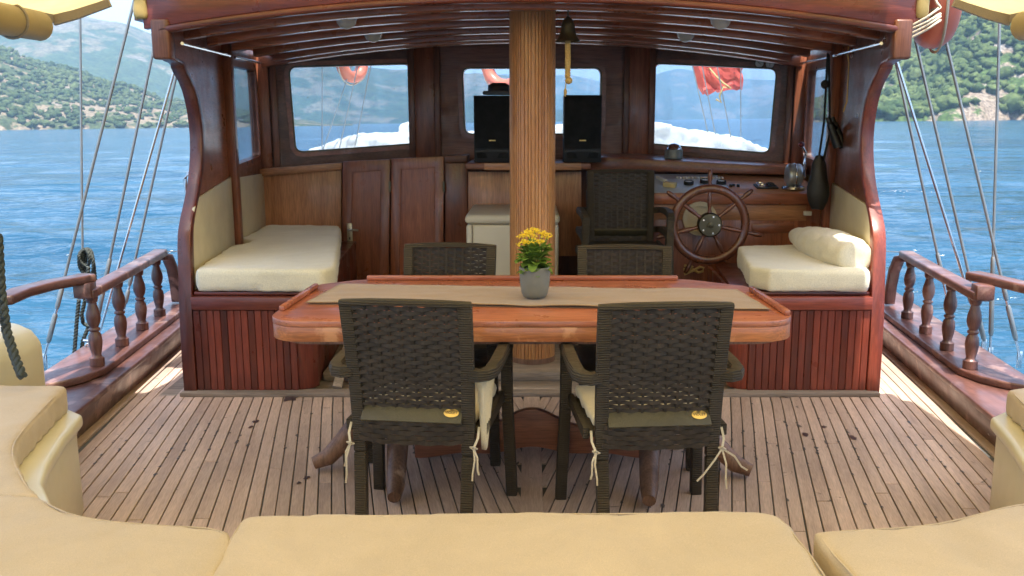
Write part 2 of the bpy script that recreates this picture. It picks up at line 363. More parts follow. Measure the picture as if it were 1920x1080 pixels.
def hill(name, label, mat, tab, r0, r1, r2, na, nr, amp, fs, seed, kind='structure'):
    # tab: azimuth in degrees -> crest elevation in degrees; r0 shore, r1 crest, r2 back
    a0, a1_ = tab[0][0], tab[-1][0]; vs = []; H = {}
    def height(az, r):
        e = interp(tab, az); Hc = r1 * math.tan(R(max(e, 0)))
        rr = r0 * (1 + .06 * noise.noise(Vector((az * .25, seed, 0))))
        t = (r - rr) / (r1 - rr)
        x, y = r * math.sin(R(az)), r * math.cos(R(az))
        nz = noise.fractal(Vector((x * fs, y * fs, seed)), 1.0, 2.0, 6); rid = 1 - abs(noise.noise(Vector((x * fs * .6, y * fs * .6, seed + 5))))
        if t < 0: return x, y, SEA - 6
        env = (min(t, 1) ** .8); back = max(0, (r - r1) / (r2 - r1))
        z = Hc * env * (1 - .6 * back) + amp * min(t * 4, 1) * (nz * .8 + (rid - .75) * .9) * min(1, Hc / (amp * 2 + 1e-6)) * (1 - .55 * math.exp(-((t - 1) / .12) ** 2))
        return x, y, SEA + .5 + max(z, -2)
    for j in range(nr + 1):
        t = j / nr; r = r0 * .9 + (r2 - r0 * .9) * t
        for i in range(na + 1):
            vs.append(height(a0 + (a1_ - a0) * i / na, r))
    fs_ = [(j * (na + 1) + i, j * (na + 1) + i + 1, (j + 1) * (na + 1) + i + 1, (j + 1) * (na + 1) + i) for j in range(nr) for i in range(na)]
    me = bpy.data.meshes.new(name); me.from_pydata(vs, [], fs_); me.polygons.foreach_set('use_smooth', [True] * len(fs_)); me.materials.append(mat)
    o = bpy.data.objects.new(name, me); COL.objects.link(o); tag(o, label, kind=kind); ENV.append(o)
    return height
M['hillL'] = terrain_mat('dry_scrub_slope', (.15, .12, .08), (.20, .165, .115), (.035, .052, .025), (.06, .080, .036), .05, .485, (.20, .17, .135))
M['hillF'] = terrain_mat('far_green_slope', (.085, .08, .05), (.125, .115, .075), (.02, .042, .02), (.04, .065, .03), .014, .44, (.13, .12, .10))
M['hillR'] = terrain_mat('rocky_wooded_slope', (.17, .135, .10), (.22, .185, .15), (.04, .07, .022), (.06, .095, .03), .06, .50, (.21, .20, .185))
hL = hill('near_slope', 'dry brown slope dotted with green scrub across the water at left', M['hillL'],
          [(-60, 5.5), (-45, 5.0), (-30, 4.2), (-27, 3.4), (-24, 2.4), (-21, 1.5), (-18, .9), (-14, .3), (-11, -.3)], 900, 1350, 1900, 220, 60, 16, .006, 3.1)
hill('far_hill', 'blue hazy hill range rising behind the dry slope', M['hillF'],
     [(-60, 5.0), (-40, 5.2), (-31, 5.3), (-28.5, 6.0), (-26, 6.2), (-24, 5.9), (-21, 5.0), (-17, 4.3), (-14, 4.1), (-12, 4.0), (-10.5, 3.5), (-8, 3.2), (-6, 2.9), (-2, 2.4), (2, .6), (5, -.5)], 2100, 2900, 3800, 260, 60, 60, .0016, 8.7)
hill('distant_hill', 'pale blue distant hills at the end of the bay', M['hillF'],
     [(-12, 1.5), (-6, 2.6), (-2, 2.75), (2, 2.6), (5, 2.0), (7, 2.5), (9, 2.95), (11.5, 2.5), (14, 2.4), (18, 2.5), (24, 2.8), (30, 3)], 4300, 5200, 6300, 160, 40, 70, .0012, 2.2)
hR = hill('wooded_hill', 'steep green wooded hill with pale rock rising at right', M['hillR'],
          [(15.5, -.5), (17, .8), (19, 2.2), (21.5, 3.8), (23.5, 4.8), (24.6, 6.6), (26, 8.3), (28, 9.3), (32, 10.5), (40, 13), (60, 14)], 560, 900, 1300, 220, 70, 16, .008, 5.5)

# vegetation on the two near slopes: one mass each
def blobs(name, label, height, az0, az1, r0, r1, n, s0, s1, mat, dens, seed):
    rng = random.Random(seed); bm = bmesh.new(); bmesh.ops.create_icosphere(bm, subdivisions=2, radius=1)
    bv = np.array([v.co[:] for v in bm.verts]); bf = np.array([[v.index for v in f.verts] for f in bm.faces]); bm.free()
    V = []; Fc = []; cnt = 0
    for _ in range(n * 4):
        if cnt >= n: break
        az = rng.uniform(az0, az1); r = math.sqrt(rng.uniform(r0 * r0, r1 * r1)); x, y, z = height(az, r)
        if z < SEA + 1: continue
        if noise.noise(Vector((x * .013, y * .013, seed))) + .55 * noise.noise(Vector((x * .04, y * .04, seed))) < dens and rng.random() > .22: continue
        s_ = rng.uniform(s0, s1) * (1 + .5 * rng.random() ** 3); sq = rng.uniform(.6, .95)
        rad = 1 + np.random.RandomState(cnt).uniform(-.46, .42, len(bv))
        P = bv * rad[:, None] * s_ * [1, 1, sq] + [x, y, z + s_ * .35]
        V.append(P); Fc.append(bf + cnt * len(bv)); cnt += 1
    V = np.concatenate(V); Fc = np.concatenate(Fc)
    me = bpy.data.meshes.new(name); me.vertices.add(len(V)); me.vertices.foreach_set('co', V.ravel().astype(np.float32))
    me.loops.add(Fc.size); me.loops.foreach_set('vertex_index', Fc.ravel().astype(np.int32)); me.polygons.add(len(Fc))
    me.polygons.foreach_set('loop_start', np.arange(0, Fc.size, 3, dtype=np.int32)); me.update(calc_edges=True); me.materials.append(mat)
    o = bpy.data.objects.new(name, me); COL.objects.link(o); tag(o, label, kind='stuff'); ENV.append(o)
def vegmat(name, a, b_, sc):
    m, nt, b = newmat(name); geo = N(nt, 'ShaderNodeNewGeometry')
    n = noisef(nt, geo.outputs['Position'], sc, 2); n2 = noisef(nt, geo.outputs['Position'], sc * 8, 4)
    c = mixc(nt, ramp(nt, n, [(.35, a), (.65, b_)]), ramp(nt, n2, [(.35, .6), (.65, 1.2)]), 1.0, 'MULTIPLY')
    nt.links.new(c, b.inputs['Base Color']); b.inputs['Roughness'].default_value = .9; b.inputs['Specular IOR Level'].default_value = .1
    bump(nt, b, n2, 1, .8); return m
blobs('hillside_trees', 'dense green trees and bushes covering the right hill', hR, 16, 45, 560, 1050, 11000, 1.7, 4.0, vegmat('hill_trees', (.035, .062, .022), (.095, .128, .045), .05), -.30, 4.0)
blobs('hillside_scrub', 'dark green bushes scattered over the dry slope', hL, -45, -15, 900, 1400, 5200, 1.2, 3.4, vegmat('hill_scrub', (.035, .06, .025), (.075, .10, .04), .03), -.05, 9.0)

# ================================================================= DECK
def EDGE(y): return 2.10 + .112 * (y - 3.95)
def SW(y): return 1.86 + .105 * (y - 4.7)           # deckhouse side wall (outer face)
def dx(c, y):                                        # sprung planking: rows run in towards the stern
    a = abs(c); sl = .215 - .085 * min(1, max(0, (a - 1.3) / .85)); d = y - 4.6
    return math.copysign(1, c) * (a + (sl * d if d < 0 else .112 * d))
deck = MB(); ys = [-1.5, 1, 3, 4, 5, 6, 8, 11]
for a, b_ in zip(ys, ys[1:]):
    deck.add([(-EDGE(a) - .05, a, -.008), (EDGE(a) + .05, a, -.008), (EDGE(b_) + .05, b_, -.008), (-EDGE(b_) - .05, b_, -.008)], [(0, 1, 2, 3)])
deck = deck.build('deck', M['rubber'], flat=True); tag(deck, 'caulked teak deck of narrow planks', kind='structure')
PW = .053; rng = random.Random(3); KW = .046
for sgn in (-1, 1):
    for i in range(39):
        c0 = sgn * (KW + PW * (i + .5)); outer = abs(c0) > SW(4.7)
        yend = 6.9 if outer else 4.655; y0 = 1.75
        while abs(dx(c0, y0)) < KW - .01 or dx(abs(c0), y0) < KW - .01: y0 += .01
        y = y0 + rng.uniform(-.9, 0); cuts = []
        while y < yend - .01:
            y2 = y + rng.uniform(1.2, 2.3)
            if y2 > yend - .35: y2 = yend
            if y2 - max(y, y0) > .12: cuts.append((max(y, y0), y2))
            y = y2
        for (p, q) in cuts:
            g = .0022; n = 4 if abs(c0) > 1 else 2; HW = lambda t: ((dx(abs(c0) + PW / 2, t) - dx(abs(c0) - PW / 2, t)) / 2 if abs(c0) > 1.25 else PW / 2) - .0029; pts = [lerp(p + g, q - g, k / n) for k in range(n + 1)]
            lft = [(dx(c0, t) - HW(t), t) for t in pts]; rgt = [(dx(c0, t) + HW(t), t) for t in pts][::-1]
            o = MB().plan(lft + rgt, -.02, rng.uniform(-.0006, .0008)).build('plank', M['teak'], deck, bevel=.0012, seg=1)
            an = -math.atan((pts[-1] > pts[0]) * (dx(c0, pts[-1]) - dx(c0, pts[0])) / (pts[-1] - pts[0])); o.data.transform(Matrix.Rotation(-an, 4, 'Z')); o.rotation_euler.z = an   # grain runs along the plank
MB().plan([(-KW + .003, 1.75), (KW - .003, 1.75), (KW - .003, 4.655), (-KW + .003, 4.655)], -.02, .002).build('plank', M['teak'], deck, bevel=.0012, seg=1)
for sgn in (-1, 1):   # margin boards along the bulwark
    pts = [(sgn * (EDGE(t) - .052), t) for t in (1.8, 3, 4, 5, 6, 7)]; pt2 = [(sgn * EDGE(t), t) for t in (7, 6, 5, 4, 3, 1.8)]
    MB().plan(pts + pt2, -.02, .002).build('margin_board', M['teak'], deck, bevel=.002)
# dark stains on planks
for (u, v, r_) in [(545, 747, .03), (1470, 742, .018), (1290, 838, .012), (480, 790, .012), (575, 895, .01), (1340, 860, .009), (560, 905, .008), (470, 800, .010), (1510, 815, .014), (1600, 820, .013), (1545, 800, .010)]:
    p = atZ(u, v, .0035); k = [rng.uniform(.5, 1.3) for _ in range(12)]
    MB().add([(p.x + r_ * 1.3 * k[i] * math.cos(i * .5236), p.y + r_ * 2 * k[i] * math.sin(i * .5236), .0035) for i in range(12)], [tuple(range(12))]).build('stain', M['stain'], deck, flat=True)

mb = MB(); sr = random.Random(21)
for _ in range(520):
    i_ = sr.randint(4, 38) * sr.choice((-1, 1)); y_ = sr.uniform(2.2, 4.62) if sr.random() < .75 else sr.gauss(3.9, .12); x_ = dx(i_ * PW + math.copysign(KW, i_), y_) + sr.gauss(0, .003)
    if noise.noise(Vector((x_ * 1.6, y_ * 1.6, 4))) < -.12 or abs(x_) < .05 or x_ * i_ < 0: continue
    r_ = sr.uniform(.0034, .0072) * (1.6 if sr.random() < .12 else 1); el = sr.uniform(1.0, 3.0); k = [sr.uniform(.5, 1.3) for _ in range(9)]
    mb.add([(x_ + r_ * k[q] * math.cos(q * .698), y_ + r_ * el * k[q] * math.sin(q * .698), .0028) for q in range(9)], [tuple(range(9))])
o = mb.build('seam_stains', plain('grey_seam_stain', (.10, .085, .08), .6), deck, flat=True); o['kind'] = 'stuff'
fl = MB().add([(-2, 4.68, .0), (2, 4.68, .0), (2.1, 7.4, .0), (-2.1, 7.4, .0)], [(0, 1, 2, 3)])
cf = fl.build('cabin_floor', M['grey'], flat=True); tag(cf, 'weathered grey floor inside the deckhouse', kind='structure')

# hull side under the bulwarks
for sgn in (-1, 1):
    word = 'left' if sgn < 0 else 'right'
    h_ = MB(); yy = [-2, 1, 3, 4, 5, 6, 8, 11, 14]
    for a, b_ in zip(yy, yy[1:]):
        xo = lambda t: sgn * (EDGE(t) + .30 if t < 9 else (EDGE(9) + .30) * max(.05, 1 - (t - 9) / 5.5))
        h_.add([(xo(a), a, .15), (xo(b_), b_, .15), (xo(b_) * .93, b_, SEA - .4), (xo(a) * .93, a, SEA - .4)], [(0, 1, 2, 3)])
    o = h_.build('hull_side', M['white'], flat=True); tag(o, 'white hull side below the %s bulwark' % word, kind='structure')
    # bulwark: inner face, lower cap, raised cap
    t = thing('bulwark', 'low varnished wooden bulwark along the %s side deck' % word, 'bulwark', (sgn * 2.25, 4.5, 0), group='bulwarks along the side decks')
    yl = [1.6, 2.6, 3.4, 4.0, 4.6, 5.2, 5.8, 6.4, 7.2]
    a = [(sgn * (EDGE(q) - .002), q) for q in yl]; bb_ = [(sgn * (EDGE(q) + .30), q) for q in yl[::-1]]
    lo = [Vector((x, y, -.01)) for x, y in a + bb_]; hi = [Vector((x - sgn * .03 if k < len(a) else x, y, .125)) for k, (x, y) in enumerate(a + bb_)]
    MB().slab(lo, hi).build('inner_face', M['railY'], t, bevel=.004)
    a = [(sgn * (EDGE(q) - .045), q) for q in yl]; bb_ = [(sgn * (EDGE(q) + .34), q) for q in yl[::-1]]
    MB().plan(a + bb_, .127, .160).build('cap_board', M['railY'], t, bevel=.010, seg=3)
    yl = [4.52, 4.8, 5.2, 5.6, 6.0, 6.6, 7.2]
    a = [(sgn * (EDGE(q) + .028), q) for q in yl]; bb_ = [(sgn * (EDGE(q) + .32), q) for q in yl[::-1]]
    cv = [(sgn * (EDGE(4.2) + .32), 4.16), (sgn * (EDGE(4.2) + .24), 4.20), (sgn * (EDGE(4.3) + .16), 4.26), (sgn * (EDGE(4.4) + .08), 4.36)]
    MB().plan(a + bb_ + cv, .162, .20).build('raised_cap', M['railY'], t, bevel=.009, seg=3)
    # scupper hole / bolt
    MB().lathe([(.016, 0), (.016, .01)], 12, (sgn * (EDGE(3.95) - .012), 3.95, .05), Matrix.Rotation(R(90), 3, 'Y')).build('bolt', M['steel'], t)

    # balustrade
    bal_y = [4.561, 4.985, 5.388, 5.791] if sgn < 0 else [4.50, 4.885, 5.295, 5.709]
    bx = lambda q: sgn * (2.255 + (q - 4.561) * .14)
    t = thing('balustrade', 'short turned wood balustrade with sloping rail beside the %s of the deckhouse' % word, 'railing', (bx(5), 5, .2), group='balustrades on the bulwarks')
    prof = [(.030, 0), (.036, .003), (.036, .045), (.026, .052), (.022, .06), (.030, .10), (.034, .135), (.030, .17), (.020, .188), (.028, .196), (.028, .204), (.020, .212), (.030, .235), (.035, .262), (.033, .29), (.024, .325), (.020, .345), (.026, .352), (.030, .37), (.030, .385)]
    for k, q in enumerate(bal_y):
        MB().lathe([(r_ * 1.02, z_ * .96) for r_, z_ in prof], 20, (bx(q), q, .2)).build('baluster', M['railZ'], t, ang=50)
    y0, y1 = bal_y[0] - .09, bal_y[-1] + .14
    MB().beam([(bx(y0), y0, .590), (bx((y0 + y1) / 2), (y0 + y1) / 2, .592), (bx(y1), y1, .598)], .088, .048).build('handrail', M['railY'], t, bevel=.012, seg=3)
    pth = [(bx(y1) - sgn * .002, y1 - .02, .572), (bx(y1) + sgn * .0, y1 + .10, .55), (bx(y1) + sgn * .015, y1 + .20, .46), (bx(y1) + sgn * .03, y1 + .27, .34), (bx(y1) + sgn * .035, y1 + .30, .21)]
    P = [Vector(p) for p in pth]; Q = []
    for a_, b2 in zip(P, P[1:]):
        Q += [lerp(a_, b2, k / 3) for k in range(3)]
    Q.append(P[-1])
    MB().sweep(Q, [(-.022, -.035), (.022, -.035), (.022, .035), (-.022, .035)], (1, 0, 0)).build('bracket', M['railZ'], t, bevel=.008)
    # stepped higher rail going aft
    q0 = bal_y[0]
    t = thing('aft_rail', 'higher curved rail section stepping up aft of the %s balustrade' % word, 'railing', (sgn * 2.35, 4.2, .2), group='stepped aft rails')
    if sgn < 0: pp = [atZ(168, 520, .665), atZ(140, 526, .665), atZ(90, 535, .665), atZ(40, 548, .665), atZ(8, 562, .665), Vector((-2.43, 3.90, .665)), Vector((-2.42, 3.4, .665)), Vector((-2.38, 2.6, .665))]
    else: pp = [atZ(1822, 516, .665), atZ(1850, 522, .665), atZ(1885, 530, .665), atZ(1930, 541, .665), Vector((2.45, 4.0, .665)), Vector((2.44, 3.4, .665)), Vector((2.38, 2.6, .665))]
    MB().beam(pp, .095, .045).build('handrail', M['railY'], t, bevel=.012, seg=3)
    MB().box((bx(q0) + sgn * .0, q0 - .06, .612), (.085, .10, .075), Matrix.Rotation(sgn * -.15, 3, 'Z')).build('rail_block', M['railY'], t, bevel=.008)
    MB().lathe([(r_ * 1.1, z_ * 1.25) for r_, z_ in prof], 20, (sgn * 2.42, 4.02 if sgn < 0 else 3.86, .162)).build('baluster', M['railZ'], t, ang=50)

# ================================================================= DECKHOUSE
DH = thing('deckhouse', 'varnished mahogany deckhouse open to the deck under a curved roof', 'deckhouse', (0, 5.9, 0))
def camber(x): return .152 * (1 - (x / 1.86) ** 2)
ZF = 1.872                                             # underside of the roof edge
# fascia and its moulding
def arc_board(y0, y1, zb, zt, hw, n=28, off=0):
    A = []
    for k in range(n + 1):
        x = -hw + 2 * hw * k / n; A.append((x, zb + camber(x)))
    for k in range(n, -1, -1):
        x = -hw + 2 * hw * k / n; A.append((x, zt + camber(x)))
    return MB().slab([(x, y0, z) for x, z in A], [(x, y1, z) for x, z in A])
arc_board(4.655, 4.70, ZF + .035, ZF + .235, 1.925).build('fascia', M['redX'], DH, bevel=.004)
arc_board(4.635, 4.70, ZF, ZF + .033, 1.855).build('moulding', M['redX'], DH, bevel=.012, seg=3)
arc_board(4.66, 7.55, ZF + .085, ZF + .10, 1.97).build('ceiling', M['beam'], DH)
arc_board(4.62, 7.65, ZF + .238, ZF + .26, 2.02).build('roof', M['white'], DH, bevel=.006)
for y in (5.02, 5.42, 5.85, 6.30, 6.75):
    arc_board(y - .04, y + .04, ZF + .005, ZF + .083, 1.87).build('beam', M['beam'], DH, bevel=.010, seg=3)
arc_board(6.95, 7.05, ZF + .0, ZF + .083, 2.02).build('beam', M['beam'], DH, bevel=.008)

def fillet(P, r, n=5):
    out = []; m_ = len(P)
    for i in range(m_):
        a, b_, c_ = P[i - 1], P[i], P[(i + 1) % m_]
        d1, d2 = (a - b_).normalized(), (c_ - b_).normalized(); s_, e_ = b_ + d1 * r, b_ + d2 * r
        for k in range(n + 1):
            t_ = k / n; out.append(s_ * (1 - t_) ** 2 + b_ * 2 * t_ * (1 - t_) + e_ * t_ ** 2)
    return out
def holed(outer, inner, nrm, th):
    """wall panel with one opening; outer/inner are loops on a plane, thickness away from nrm"""
    tris = tessellate_polygon([outer, inner]); al = outer + inner; n0, n1 = len(outer), len(inner); d = nrm * th; k = n0 + n1
    V_ = al + [p - d for p in al]; fs = [tuple(t_) for t_ in tris] + [tuple(i + k for i in t_)[::-1] for t_ in tris]
    fs += [(i, (i + 1) % n0, (i + 1) % n0 + k, i + k) for i in range(n0)]
    fs += [(n0 + i, n0 + (i + 1) % n1, n0 + (i + 1) % n1 + k, n0 + i + k) for i in range(n1)]
    return MB().add(V_, fs)
def ringframe(inner, nrm, w, proud):
    c = sum(inner, Vector()) / len(inner); out = []
    n = len(inner)
    for i, p in enumerate(inner):
        t_ = (inner[(i + 1) % n] - inner[i - 1]).normalized(); o_ = t_.cross(nrm); o_ = o_ if o_.dot(p - c) > 0 else -o_; out.append(o_)
    A = [p + nrm * proud for p in inner]; B = [p + o_ * w + nrm * proud for p, o_ in zip(inner, out)]
    C_ = [p + o_ * w - nrm * .008 for p, o_ in zip(inner, out)]; D = [p - nrm * .02 for p in inner]
    mb = MB(); V_ = A + B + C_ + D; fs = []
    for k in range(4):
        for i in range(n): j = (i + 1) % n; fs.append((k * n + i, k * n + j, ((k + 1) % 4) * n + j, ((k + 1) % 4) * n + i))
    return mb.add(V_, fs)

# front wall facets
FA, FB, FC, FD = Vector((-2.10, 7.02, 0)), Vector((-.86, 7.34, 0)), Vector((.86, 7.34, 0)), Vector((2.10, 7.02, 0))
def facet(a, b_, px, zlo, label=None, hingeside=0):
    d = (b_ - a).normalized(); n = Vector((d.y, -d.x, 0))       # faces aft
    if n.y > 0: n = -n
    outer = [Vector((a.x, a.y, zlo)), Vector((b_.x, b_.y, zlo)), Vector((b_.x, b_.y, ZF + .09 + camber(b_.x))), Vector((a.x, a.y, ZF + .09 + camber(a.x)))]
    quad = [onplane(u, v, a, n) for u, v in px]
    inn = fillet(quad, .055)
    win = holed(outer, inn, n, .05).build('window_wall', M['darkX'], DH)
    ringframe(inn, n, .045, .016).build('frame', M['mahX'], win, bevel=0)
    ringframe([p for p in fillet([q + (sum(quad, Vector()) / 4 - q).normalized() * -.002 for q in quad], .055)], n, .010, .022).build('gasket', M['brass'], win)
    MB().slab([p - n * .028 for p in inn], [p - n * .034 for p in inn]).build('pane', M['glass'], win, flat=True)
    return n, quad
nl, ql = facet(FA, FB, [(556, 284), (780, 268), (770, 121), (543, 127)], .95)
nc, qc = facet(FB, FC, [(873, 250), (1124, 250), (1126, 129), (868, 129)], .95)
nr_, qr = facet(FC, FD, [(1215, 268), (1441, 286), (1455, 130), (1227, 120)], .95)
# mullion boards between the facets and corner posts
for sgn in (-1, 1):
    b_ = FC if sgn > 0 else FB
    for off, w_, pr, mat in ((0, .16, .030, 'mahZ'), (.10, .05, .022, 'darkZ'), (-.10, .05, .022, 'darkZ')):
        x = b_.x * .985 + sgn * off
        yy_ = 7.34 - pr if abs(x) <= .86 else 7.34 - pr - (abs(x) - .86) * .258
        MB().bb(x - w_ / 2, x + w_ / 2, yy_ - .02, yy_ + .004, 1.10, ZF + camber(x) + .07).build('mullion', M[mat], DH, bevel=.006)
    MB().box((sgn * 2.03, 6.985, 1.47), (.10, .06, .94), Matrix.Rotation(sgn * -.25, 3, 'Z')).build('corner_post', M['mahZ'], DH, bevel=.012)
    MB().box((sgn * 1.955, 7.02, 1.47), (.05, .03, .94), Matrix.Rotation(sgn * -.25, 3, 'Z')).build('corner_post', M['darkZ'], DH, bevel=.006)
    # side wall: S-shaped aft edge
    pl = [(285, 38), (282, 95), (287, 113), (305, 120), (325, 131), (342, 160), (353, 200), (359, 245), (360, 290), (356, 340), (348, 380), (339, 420), (336, 450), (338, 520), (341, 620), (345, 742)]
    curve = []
    for u, v in pl:
        y = 4.7
        for _ in range(12):
            kk = SW(y) if v > 125 else SW(y) + .05
            r_ = _ray(u, v); q_ = kk / abs(r_.x); y = r_.y * q_
        curve.append((y, EYE + r_.z * q_))
    curve = [(max(4.66, y), z) for y, z in curve]; curve[0] = (4.655, ZF + .07); curve[-1] = (4.70, 0)
    # smooth (Chaikin once)
    C2 = [curve[0]]
    for (y_a, z_a), (y_b, z_b) in zip(curve, curve[1:]):
        C2 += [(y_a * .75 + y_b * .25, z_a * .75 + z_b * .25), (y_a * .25 + y_b * .75, z_a * .25 + z_b * .75)]
    C2.append(curve[-1])
    poly = C2 + [(5.93, 0), (5.93, ZF + .10), (4.70, ZF + .10)]
    outp = [Vector((sgn * SW(y), y, z)) for y, z in poly]; inp = [Vector((sgn * (SW(y) - .04), y, z)) for y, z in poly]
    MB().slab(outp, inp).build('side_wall', M['mahX' if 0 else 'darkZ'] if 0 else M['mahY'], DH, bevel=.002, seg=1)
    # thick edge trim following the S curve
    mb = MB(); A1, A2, B1, B2 = [], [], [], []
    for i, (y, z) in enumerate(C2):
        p0 = C2[max(i - 1, 0)]; p1 = C2[min(i + 1, len(C2) - 1)]; ty, tz = p1[0] - p0[0], p1[1] - p0[1]; L_ = math.hypot(ty, tz) or 1; ny, nz = -tz / L_, ty / L_
        w_ = .055
        A1.append(Vector((sgn * (SW(y) + .012), y - .003, z))); A2.append(Vector((sgn * (SW(y) - .058), y - .003, z)))
        yi, zi = y + abs(ny) * w_, z + (w_ * (nz if nz * ny > 0 else -nz) if 0 else 0)
        B1.append(Vector((sgn * (SW(y) + .012), yi, z + .02 * (1 if z > 1.5 else 0)))); B2.append(Vector((sgn * (SW(y) - .058), yi, z + .02 * (1 if z > 1.5 else 0))))
    mb.loft([[a_, b2, c_, d_] for a_, b2, c_, d_ in zip(A1, A2, B2, B1)])
    mb.build('edge_trim', M['redZ'], DH, bevel=.006, ang=40)
    MB().bb(sgn * (SW(4.66) - .060), sgn * (SW(4.66) + .030), 4.635, 4.71, 1.75, ZF + .072).build('end_block', M['darkZ'], DH, bevel=.014, seg=3)
    # inner uprights, sill wall, window header
    MB().bb(sgn * (SW(5.9) - .10), sgn * (SW(5.9) - .042), 5.84, 5.90, .45, ZF + .07).build('upright', M['mahZ'], DH, bevel=.006)
    MB().bb(sgn * (SW(5.98) - .075), sgn * (SW(5.98) - .042), 5.905, 5.97, .45, ZF + .06).build('upright', M['lightZ'], DH, bevel=.006)
    pa, pb = Vector((sgn * (SW(5.93) - .002), 5.935, 0)), Vector((sgn * (SW(7.02) - .002), 7.02, 0)); d = (pb - pa).normalized(); n = Vector((-sgn * d.y, sgn * d.x, 0))
    if n.x * sgn > 0: n = -n
    pa += n * .04; pb += n * .04
    outer = [Vector((pa.x, pa.y, 0)), Vector((pb.x, pb.y, 0)), Vector((pb.x, pb.y, ZF + .09)), Vector((pa.x, pa.y, ZF + .09))]
    quad = [lerp(pa, pb, t_) + Vector((0, 0, z_)) for t_, z_ in ((.07, 1.165), (.84, 1.195), (.82, 1.815), (.05, 1.80))]
    inn = fillet(quad, .05)
    win = holed(outer, inn, n, .045).build('window_wall', M['mahY'], DH)
    ringframe(inn, n, .05, .014).build('frame', M['mahY'], win)
    MB().slab([p - n * .026 for p in inn], [p - n * .032 for p in inn]).build('pane', M['glass'], win, flat=True)
    # cream padded panels on the inside of the side walls
    if 1:
        y0_, y1_ = 4.74, 5.83
        cpts = [(4.76, .55), (4.755, .72), (4.80, .86), (4.90, .98), (4.97, 1.03), (5.83, 1.10), (5.83, .55)] if sgn < 0 else [(4.76, .55), (4.755, .72), (4.80, .86), (4.90, .96), (4.99, 1.00), (5.83, 1.06), (5.83, .55)]
        MB().slab([Vector((sgn * (SW(y) - .043), y, z)) for y, z in cpts], [Vector((sgn * (SW(y) - .058), y, z)) for y, z in cpts]).build('cream_panel', M['creampad'], DH, bevel=.004)
        cpts = [(5.98, .55), (5.98, 1.085), (6.93, 1.06), (6.93, .55)]
        MB().slab([Vector((sgn * (SW(y) - .046), y, z)) for y, z in cpts], [Vector((sgn * (SW(y) - .060), y, z)) for y, z in cpts]).build('cream_panel', M['creampad'], DH, bevel=.004)
    # polished grab rail under the roof
    MB().tube([(sgn * (SW(4.8) - .10), 4.74, 1.835), (sgn * (SW(5.8) - .10), 5.8, 1.85)], .009, 8).build('grab_rail', M['steel'], DH)
    MB().tube([(sgn * (SW(5.95) - .10), 5.95, 1.85), (sgn * (SW(6.9) - .10), 6.9, 1.87)], .009, 8).build('grab_rail', M['steel'], DH)

# lower front wall: cupboard doors, panels, ledges
MB().slab([Vector((-2.08, 7.0, 0)), Vector((-.86, 7.30, 0)), Vector((.86, 7.30, 0)), Vector((2.08, 7.0, 0)), Vector((2.08, 7.06, 0)), Vector((.86, 7.36, 0)), Vector((-.86, 7.36, 0)), Vector((-2.08, 7.06, 0))],
          [Vector((-2.08, 7.0, 1.1)), Vector((-.86, 7.30, 1.1)), Vector((.86, 7.30, 1.1)), Vector((2.08, 7.0, 1.1)), Vector((2.08, 7.06, 1.1)), Vector((.86, 7.36, 1.1)), Vector((-.86, 7.36, 1.1)), Vector((-2.08, 7.06, 1.1))]).build('lower_wall', M['mahZ'], DH)
def pxboard(name, mat, quad, y, th, bevel=.004, parent=None, **kw):
    """upright board whose aft face lies at depth y (number or (yl, yr)); corners measured in the photograph"""
    yl, yr = (y, y) if not hasattr(y, '__len__') else y
    xs = [q[0] for q in quad]; mn, mx_ = min(xs), max(xs)
    P = [atY(u, v, lerp(yl, yr, (u - mn) / (mx_ - mn + 1e-9))) for u, v in quad]
    return MB().slab(P, [p + Vector((0, th, 0)) for p in P]).build(name, M[mat], parent or DH, bevel=bevel, **kw)
pxboard('backrest_panel', 'lightZ', [(485, 330), (640, 318), (640, 470), (485, 470)], (6.90, 6.94), .03)
pxboard('ledge', 'lightX', [(484, 317), (641, 305), (641, 318), (484, 331)], (6.86, 6.90), .10)
for (u0, u1, vt0, vt1, hinge, hnd) in ((643, 731, 303, 299, 731, True), (734, 832, 298, 293, 832, False)):
    y_ = 6.86
    P = [atY(u0, vt0, y_), atY(u1, vt1, y_), atY(u1, 640, y_), atY(u0, 640, y_)]
    for p in P[2:]: p.z = .08
    outer = P; w_ = .055
    inn = [P[0] + Vector((w_ * 1.3, 0, -.08)), P[1] + Vector((-w_ * 1.3, 0, -.085)), P[2] + Vector((-w_ * 1.3, 0, .12)), P[3] + Vector((w_ * 1.3, 0, .12))]
    dr = holed(outer, inn, Vector((0, -1, 0)), .03).build('door', M['mahZ'], DH, bevel=.003)
    MB().slab([p + Vector((0, .012, 0)) for p in inn], [p + Vector((0, .026, 0)) for p in inn]).build('door_panel', M['mahZ'], dr)
    hp = atY(hinge, 350, y_ - .006); MB().bb(hp.x - .008, hp.x + .008, y_ - .012, y_ - .002, hp.z - .04, hp.z + .04).build('hinge', M['brass'], dr)
    if hnd:
        q = atY(656, 437, y_ - .004); MB().bb(q.x - .020, q.x + .020, y_ - .012, y_ - .002, q.z - .075, q.z + .075).build('lock_plate', M['lock'], dr, bevel=.003)
        MB().tube([(q.x, y_ - .01, q.z + .03), (q.x, y_ - .05, q.z + .03), (q.x + .02, y_ - .06, q.z + .03), (q.x + .075, y_ - .058, q.z + .028)], .008, 8).build('handle', M['lock'], dr)
        MB().bb(q.x - .005, q.x + .005, y_ - .0145, y_ - .0125, q.z - .05, q.z - .03).build('keyhole', M['black'], dr)
pxboard('panel', 'mahZ', [(835, 305), (877, 305), (877, 470), (835, 470)], 6.88, .03)
pxboard('ledge', 'darkX', [(834, 293), (876, 291), (876, 304), (834, 305)], 6.84, .3)
